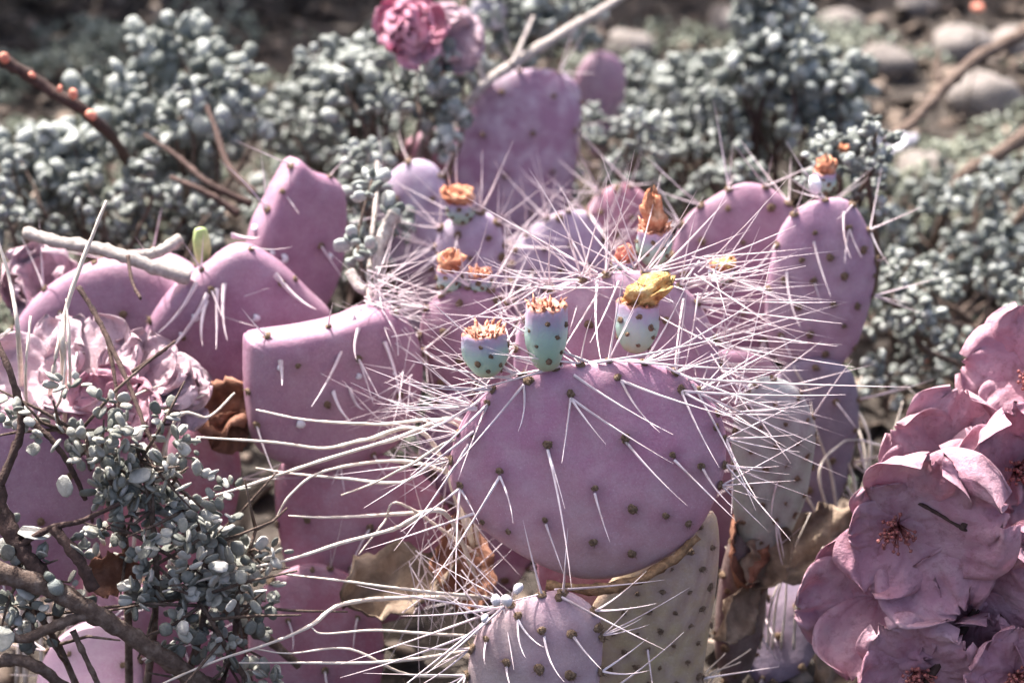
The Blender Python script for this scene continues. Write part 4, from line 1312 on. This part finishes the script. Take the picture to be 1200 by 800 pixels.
straw_tuft('upright tuft of dry grass stalks in front of the sunlit left pad', gp(60, 1.0), [
    ([(80, 800, 1.0), (78, 520, .972), (74, 420, .90), (76, 370, .90), (95, 310, .90), (125, 235, .90)], 1.7),
    ([(30, 800, 1.0), (26, 500, .972), (22, 400, .89), (12, 330, .89), (-8, 265, .89)], 1.5),
    ([(60, 800, 1.0), (55, 520, .972), (62, 440, .90), (74, 372, .90)], 1.5),
    ([(85, 800, 1.0), (82, 540, .972), (82, 430, .90), (78, 350, .90)], 1.2),
    ([(50, 800, 1.0), (40, 520, .972), (70, 470, .90), (78, 400, .90)], 1.0),
    ([(20, 800, 1.0), (32, 540, .972), (30, 440, .90), (36, 370, .90)], 1.2),
    ([(90, 800, 1.0), (120, 520, .972), (150, 470, .91), (190, 450, .92)], 1.0)], r=.0011)
straw_tuft('few tan straws beside the rusty dead leaf at the left pads', gp(250, 1.0), [
    ([(150, 700, .96), (175, 500, .93), (205, 478, .93), (240, 462, .94)], 1.2), ([(160, 700, .96), (200, 502, .92), (245, 488, .925), (275, 460, .93)], 1.3), ([(200, 700, .95), (195, 530, .925), (205, 505, .925), (210, 495, .93)], 1.0)])
straw_tuft('bleached straw clump at the foot of the lavender pad', gp(985, 1.12), [
    ([(1000, 640, 1.06), (1000, 560, 1.05), (960, 480, 1.03), (930, 430, 1.02)], 1.4), ([(985, 640, 1.06), (975, 560, 1.04), (955, 500, 1.02), (950, 470, 1.02)], 1.2), ([(1010, 640, 1.06), (1015, 540, 1.05), (1000, 480, 1.06), (1010, 440, 1.06)], 1.1),
    ([(1020, 640, 1.06), (1040, 540, 1.06), (1050, 500, 1.06), (1058, 470, 1.06)], 1.2), ([(990, 640, 1.06), (1020, 530, 1.05), (1000, 470, 1.05), (985, 430, 1.05)], 1.2), ([(980, 640, 1.06), (950, 590, 1.03), (930, 560, 1.02), (900, 540, 1.0)], 1.0),
    ([(1005, 660, 1.06), (1085, 500, 1.06), (1100, 490, 1.06), (1065, 455, 1.05)], 1.0), ([(1010, 660, 1.06), (1095, 540, 1.06), (1098, 500, 1.06), (1110, 470, 1.06)], 1.3), ([(995, 660, 1.06), (960, 560, 1.02), (985, 520, 1.03), (1005, 515, 1.04)], 1.0)])


# ------------------------------------------------------------------ blossoms
def petal_mesh(name, mat, seed, cup=.25, notch=.06, nu=21, nv=21):
    """obovate petal from origin along +Y, length 1, facing +Z, two skins"""
    r2 = random.Random(seed)
    V, F, vein = [], [], []
    for side in (0, 1):
        for j in range(nv):
            v = j / (nv - 1)
            w = 0.10 + 0.46 * math.sin(math.pi * min(1, v ** .8 * .78)) ** .9
            if v > .8: w *= math.sqrt(max(0, 1 - ((v - .8) / .21) ** 2))
            for i in range(nu):
                u = i / (nu - 1) * 2 - 1
                x = u * w
                yend = 1 - notch * math.exp(-(u / .22) ** 2) * (v ** 6)
                rip = .16 * v ** 2 * math.sin(u * 5.5 + seed * 1.7) * abs(u) + .20 * v * noise.noise(Vector((u * 1.9, v * 2.6, seed * 3.1))) + .10 * v * noise.noise(Vector((u * 5, v * 4, seed * 1.3))) + .045 * v * noise.noise(Vector((u * 11, v * 9, seed * 2.3)))
                z = cup * (u * u * .35 * v + v * v * .45) + rip - (.012 if side else 0)
                y = v * yend + .13 * noise.noise(Vector((u * 2.6, 0, seed)))* v
                V.append((x, y, z))
                vein.append(max(0, (.30 - v) * 2.0) + .55 * max(0, math.cos(u * 17 + v)) ** 5 * (1 - v * .8))
    m = nu * nv
    for j in range(nv - 1):
        for i in range(nu - 1):
            a = j * nu + i
            F.append((a, a + 1, a + nu + 1, a + nu))
            F.append((m + a, m + a + nu, m + a + nu + 1, m + a + 1))
    edge = [i for i in range(nu)] + [j * nu + nu - 1 for j in range(1, nv)] + [(nv - 1) * nu + i for i in range(nu - 2, -1, -1)] + [j * nu for j in range(nv - 2, 0, -1)]
    for k in range(len(edge)):
        a, b = edge[k], edge[(k + 1) % len(edge)]
        F.append((a, m + a, m + b, b))
    me = mkmesh(name, V, F, mat)
    at = me.attributes.new('vein', 'FLOAT', 'POINT'); at.data.foreach_set('value', np.clip(np.array(vein), 0, 1).astype(np.float32))
    return me


PETALS = {k: [petal_mesh('petal', M[k], s, c) for s, c in ((1, .2), (2, .35), (3, .05), (4, .5), (5, .3), (6, .15), (7, .4))] for k in ('petal', 'petal_hot', 'petal_pale')}


def stamen_geo(c, rot, L, n=26):
    vf = ([], [])
    for k in range(n):
        a = random.uniform(0, 6.283); s = random.uniform(.1, .75)
        d = rot @ Vector((math.cos(a) * s, math.sin(a) * s, 1)).normalized()
        p = c + d * L * random.uniform(.6, 1)
        vf = join(vf, tube([c, c.lerp(p, .6) + rot @ Vector((0, 0, L * .05)), p], [.00028, .00026, .00024], 4))
        t = frame_to(d)
        o = []
        for q in ((1, 0, 0), (0, 1, 0), (-1, 0, 0), (0, -1, 0), (0, 0, 1), (0, 0, -1)):
            o.append(p + t @ (Vector(q) * .0011))
        vf = join(vf, (o, [(0, 1, 4), (1, 2, 4), (2, 3, 4), (3, 0, 4), (1, 0, 5), (2, 1, 5), (3, 2, 5), (0, 3, 5)]))
    return vf


def flower(e, c, facing, Rr, kind='petal', n=5, spin=0.0, openness=.25, layers=1, name='flower', stam=True, asym=0.0, asym_a=0.0):
    """blossom head of thing e: a receptacle with petals and stamens below it in the tree"""
    b = base_of(e)
    facing = Vector(facing).normalized()
    rot = frame_to(facing, (1, .1, .05))
    V, T = BLOBS[0]
    s = Rr * .22
    head = part(name, [c + rot @ Vector((v[0] * s, v[1] * s, (v[2] - .9) * s)) for v in V], T, M['calyx'], e)
    for ly in range(layers):
        nn = n + (ly * 2 if layers > 1 else 0)
        for k in range(nn):
            a = spin + 2 * math.pi * k / nn + ly * .5 + random.uniform(-.12, .12)
            el = openness + ly * (.42 if layers > 2 else .3) + random.uniform(-.14, .16)
            yd = Vector((math.cos(a) * math.cos(el), math.sin(a) * math.cos(el), math.sin(el)))
            zd = Vector((-math.cos(a) * math.sin(el), -math.sin(a) * math.sin(el), math.cos(el)))
            xd = yd.cross(zd)
            m = rot @ Matrix((xd, yd, zd)).transposed()
            L = Rr * random.uniform(.85, 1.12) * (1 - .13 * ly) * (1 + asym * math.cos(a - asym_a))
            o = link_mesh('petal', PETALS[kind][random.randrange(7)], head)
            o.matrix_local = Matrix.Translation(c - b + rot @ Vector((0, 0, .0004 * k + .002 * ly))) @ m.to_4x4() @ Matrix.Diagonal((L * random.uniform(.95, 1.15), L, L, 1))
    if stam:
        v, f = stamen_geo(c + facing * Rr * .03, rot, Rr * .46, 48)
        o = part('stamens', v, f, M['stamen'], e, head); o['kind'] = 'stuff'
    return head


toC = -FWD
def fac(x, y, z=0): return toC + RIGHT * x + UP * y

bb = gp(1420, 1.02)
e = empty('blossom_branch', bb, 'branch of dusty pink five-petalled blossoms leaning in beside the fallen tan leaf', 'blossom branch')
def stemline(pts, r0, r1, m='bark_dark', nm='twig'):
    q = catmull([p if isinstance(p, Vector) else P(*p) for p in pts], 7)
    v, f = tube(q, [r0 + (r1 - r0) * i / (len(q) - 1) for i in range(len(q))], 8, .35)
    part(nm, v, f, M[m], e)
stemline([bb, (1340, 800, .93), (1270, 742, .90), (1200, 742, .89), (1165, 745, .888), (1140, 722, .886)], .0032, .0017)
stemline([(1145, 712, .884), (1120, 750, .884), (1090, 792, .885), (1060, 850, .89)], .0018, .0021)
stemline([(1145, 730, .886), (1142, 700, .884), (1148, 690, .884)], .0014, .0012)
stemline([(1075, 588, .868), (1100, 602, .862), (1125, 617, .858), (1143, 625, .857)], .0009, .0007)
stemline([(1200, 742, .89), (1230, 640, .90), (1205, 560, .905), (1185, 500, .91)], .002, .0013)
stemline([(1128, 620, .858), (1130, 614, .857), (1133, 612, .857)], .0016, .0012)
flower(e, P(1052, 612, .876), fac(-.2, -.30), .038, n=6, spin=.15, openness=.15, asym=.38, asym_a=-.35)
flower(e, P(1188, 548, .900), fac(.1, -.15), .036, n=5, spin=.5, openness=.2)
flower(e, P(1215, 450, .915), fac(-.3, .1), .034, n=5, spin=.2, openness=.3)
flower(e, P(1075, 782, .888), fac(-.1, -.35), .032, n=5, spin=.8, openness=.2)
flower(e, P(1150, 690, .884), fac(-.5, -.55), .030, n=5, spin=.1, openness=.05, stam=False)
flower(e, P(1188, 788, .878), fac(.05, -.2), .028, n=5, spin=.3, openness=.3)
flower(e, P(1222, 660, .895), fac(.1, -.2), .036, n=5, spin=1.1, openness=.25)
flower(e, P(1135, 772, .895), fac(-.1, -.2), .028, n=5, spin=.0, openness=.3)
flower(e, P(1135, 590, .905), fac(.1, -.1), .034, n=5, spin=.9, openness=.15, stam=False)

flower(e, P(1030, 700, .898), fac(-.35, -.25), .034, n=5, spin=.7, openness=.2, stam=False)
flower(e, P(1118, 705, .905), fac(.1, -.2), .036, n=6, spin=.2, openness=.2, stam=False)
flower(e, P(1110, 545, .912), fac(-.1, -.05), .034, n=6, spin=.4, openness=.25, stam=False)
flower(e, P(1195, 715, .902), fac(.1, -.2), .034, n=5, spin=.5, openness=.25)

bb = gp(490, 1.55)
e = empty('pink_rose', bb, 'bright pink double blossom on a thin stem above the grey bead-leaved shrub', 'flower')
stemline([bb, (500, 150, 1.36), (495, 80, 1.26), (486, 42, 1.18)], .0022, .0016, nm='stem')
flower(e, P(484, 38, 1.17), fac(-.05, .15), .0235, kind='petal_hot', n=5, layers=4, openness=.15, stam=False)
flower(e, P(520, 46, 1.20), fac(.5, -.1), .023, kind='petal_pale', n=5, layers=2, openness=.3, stam=False)

bb = gp(100, 1.02)
e = empty('pink_blossom', bb, 'crumpled pale pink blossoms lying between the sunlit left pads and the slate leaves', 'flower')
stemline([bb, (110, 640, .96), (105, 560, .94), (100, 480, .935)], .002, .0014, nm='stem')
for (x, y, d, r, sp, fx, fy) in ((112, 448, .94, .030, .3, -.2, .7), (165, 455, .945, .028, 1.0, .2, .9), (60, 445, .945, .028, .1, -.5, .5), (140, 500, .925, .026, .6, 0, .5), (195, 470, .95, .022, .2, .3, .8)):
    flower(e, P(x, y, d), fac(fx, fy), r, kind='petal_pale' if x != 140 else 'petal', n=5, spin=sp, openness=.2, layers=1 if x in (112, 60) else 2, stam=False)
bb = gp(70, 1.2)
e = empty('pink_blossom', bb, 'pale pink blossom peeping over the left edge pad behind the upright straw', 'flower')
stemline([bb, (60, 420, 1.06), (60, 360, 1.05)], .002, .0014, nm='stem')
flower(e, P(55, 345, 1.045), fac(0, .4), .028, kind='petal_pale', n=5, openness=.6, layers=2, stam=False)


# single fallen petals and dead leaves
def leaf_sheet(name, label, cat, c, normal, L, W, mat, seed, spin=0.0, curl=.3, group=None):
    V, F = [], []
    nu, nv = 11, 25
    rot = frame_to(normal, (math.cos(spin), math.sin(spin), 0.2))
    for side in (0, 1):
        for j in range(nv):
            v = j / (nv - 1)
            w = W * .5 * (math.sin(math.pi * v ** .85) ** .7 + .04)
            for i in range(nu):
                u = i / (nu - 1) * 2 - 1
                z = curl * W * (u * u - .2) + curl * L * .5 * (v - .5) ** 2 + .30 * W * noise.noise(Vector((u * 2, v * 3, seed))) + .1 * W * noise.noise(Vector((u * 5, v * 8, seed))) - (.0009 if side else 0)
                V.append(rot @ Vector(((v - .5) * L, u * w * (1 + .40 * noise.noise(Vector((v * 6, u * .8, seed))) + .22 * noise.noise(Vector((v * 17, u, seed)))), z)))
    m = nu * nv
    for j in range(nv - 1):
        for i in range(nu - 1):
            a = j * nu + i
            F.append((a, a + nu, a + nu + 1, a + 1)); F.append((m + a, m + a + 1, m + a + nu + 1, m + a + nu))
    edge = [i for i in range(nu)] + [j * nu + nu - 1 for j in range(1, nv)] + [(nv - 1) * nu + i for i in range(nu - 2, -1, -1)] + [j * nu for j in range(nv - 2, 0, -1)]
    for k in range(len(edge)):
        a, b = edge[k], edge[(k + 1) % len(edge)]
        F.append((a, b, m + b, m + a))
    o = link_mesh(name, mkmesh(name, V, F, M[mat]))
    o.location = c
    tag(o, label, cat, group)
    return o


gl = 'dead leaves among the pads'
leaf_sheet('dead_leaf', 'large tan dead leaf leaning beside the dusty pink blossoms', 'leaf', P(955, 640, .985), (.2, -.6, .8), .062, .036, 'dead', 3, .5, .25, gl)
leaf_sheet('dead_leaf', 'brown dead leaf curled under the tan one at the blossoms', 'leaf', P(985, 690, .99), (-.4, -.7, .6), .05, .03, 'dead', 5, 2.2, .35, gl)
leaf_sheet('dead_leaf', 'rust brown dead leaf stuck between the left pads', 'leaf', P(258, 478, .965), (.1, -.7, .7), .036, .030, 'rust', 7, .2, .2, gl)
leaf_sheet('dead_leaf', 'small rust leaf below the curled one at the left pad', 'leaf', P(268, 505, .965), (.3, -.8, .4), .024, .02, 'rust', 8, 1.2, .2, gl)
leaf_sheet('dead_leaf', 'pale tan dead leaf under the spine lattice left of the big pad', 'leaf', P(470, 685, .955), (0, -.5, .8), .06, .034, 'dead', 9, .3, .3, gl)
leaf_sheet('dead_leaf', 'brown dead leaf in the shade beneath the big pad', 'leaf', P(540, 660, .955), (.3, -.6, .7), .05, .03, 'rust', 10, 1.8, .3, gl)
leaf_sheet('dead_leaf', 'rust red leaf caught by the thick bare branch', 'leaf', P(132, 672, .885), (.2, -.8, .5), .026, .018, 'rust', 12, .1, .4, gl)
leaf_sheet('dead_leaf', 'crumbling tan leaf at the foot of the olive pad', 'leaf', P(990, 770, .985), (.3, -.5, .8), .05, .03, 'dead', 13, 1.0, .3, gl)
leaf_sheet('dead_leaf', 'dark brown shrivelled leaf hanging behind the olive pad', 'leaf', P(868, 640, .965), (.5, -.7, .5), .04, .022, 'rust', 14, 1.9, .4, gl)
leaf_sheet('dead_leaf', 'grey brown leaf scrap under the pale mint pad', 'leaf', P(905, 655, .965), (-.3, -.7, .6), .034, .022, 'dead', 15, .9, .4, gl)
leaf_sheet('dead_leaf', 'brown leaf scrap standing on edge by the slate violet pad', 'leaf', P(862, 715, .96), (.7, -.6, .3), .038, .02, 'dead', 16, 1.4, .3, gl)
straw_tuft('short whitish straws spiking up beside the olive pad', gp(830, 1.0), [([(x0, 880, .96), (x0 + 4, 800, .945), (x1, y1, .94)], .8) for x0, x1, y1 in ((812, 806, 752), (815, 830, 745), (818, 850, 765), (820, 868, 775), (824, 842, 782), (828, 880, 760))])
straw_tuft('broken straws in the dim gap under the lavender pad', gp(930, 1.08), [([(x0, 760, 1.0), (x0 + 6, 700, .985), (x1, y1, .975)], .8) for x0, x1, y1 in ((880, 905, 590), (890, 868, 610), (900, 950, 600), (915, 925, 570), (930, 965, 640), (870, 850, 640), (905, 930, 640))])
gpf = 'fallen white petals'
leaf_sheet('fallen_petal', 'white fallen petal at the tip of the brown bare branch', 'petal', P(1042, 175, 1.32), (-.2, -.2, 1), .040, .022, 'white_bud', 20, .1, .3, gpf)
leaf_sheet('fallen_petal', 'whitish petal beside the dark upright twig', 'petal', P(572, 22, 1.36), (0, -.5, .8), .028, .024, 'petal_plain', 21, .6, .3, gpf)

# stones
def stone(px, py, r, label, fl=.7):
    c = G(px, py)
    V, F = [], []
    nu, nv = 18, 11
    sd = random.uniform(0, 90)
    for j in range(nv):
        v = j / (nv - 1) * math.pi
        for i in range(nu):
            a = 2 * math.pi * i / nu
            q = Vector((math.sin(v) * math.cos(a), math.sin(v) * math.sin(a), math.cos(v)))
            w = 1 + .28 * noise.noise(q * 1.1 + Vector((sd, 0, 0))) + .10 * noise.noise(q * 3 + Vector((sd, 3, 0)))
            V.append((q.x * r * w * 1.15, q.y * r * w * .9, q.z * r * w * fl))
    for j in range(nv - 1):
        for i in range(nu):
            i2 = (i + 1) % nu
            F.append((j * nu + i, (j + 1) * nu + i, (j + 1) * nu + i2, j * nu + i2))
    o = link_mesh('stone', mkmesh('stone', V, F, M['stone']))
    o.location = c + Vector((0, 0, r * fl * .55))
    tag(o, label, 'stone', 'pale stones on the soil')


for (x, y, r, lab) in ((735, 62, .021, 'pale stone in the dark gap above the small pink pad'), (857, 30, .023, 'pale stone behind the tall beaded spire'), (1036, 90, .026, 'rounded pale stone above the white fallen petal'),
                       (1128, 62, .028, 'pale stone right behind the brown bare branch'), (1152, 135, .030, 'broad pale stone under the brown bare branch'), (1185, 60, .024, 'pale stone at the right frame edge behind the branch'),
                       (1072, 15, .018, 'small pinkish stone far behind the brown branch'), (1085, 215, .024, 'pale stone between the two bare branches'), (985, 30, .020, 'grey stone between the beaded spire and the rounded stone')):
    stone(x, y, r, lab)


# little orange and yellow flower heads
def daisy(px, py, d, r, label, mat='marigold'):
    c = P(px, py, d)
    b = Vector((c.x, c.y + .01, ground_z(c.x, c.y + .01)))
    e = empty('small_flower', b, label, 'flower', 'tiny orange flower heads')
    v, f = tube(catmull([b, b.lerp(c, .6) + Vector((.004, 0, 0)), c], 4), .0007, 5)
    part('stem', v, f, M['bark'], e)
    vf = ([], [])
    for k in range(9):
        a = k * 2 * math.pi / 9
        V, T = BLOB_LO
        rot = frame_to((math.cos(a), math.sin(a) * .7 - .3, .7))
        vf = join(vf, ([c + rot @ (Vector(q) * r * 1.2) for q in V], [tuple(t) for t in T]))
    part('flower_head', vf[0], vf[1], M[mat], e)


daisy(437, 204, 1.22, .0045, 'tiny yellow flower head beside the lavender pad')
daisy(45, 312, 1.08, .0045, 'tiny orange flower head over the left sunlit pad')
daisy(1145, 12, 1.6, .0055, 'tiny vermilion flower head above the stones', 'redbud')
daisy(985, 178, 1.08, .0050, 'tiny orange flower head above the white bud', 'orange')
daisy(1084, 423, 1.2, .0035, 'tiny coral bud head in the low grey shrub', 'redbud')
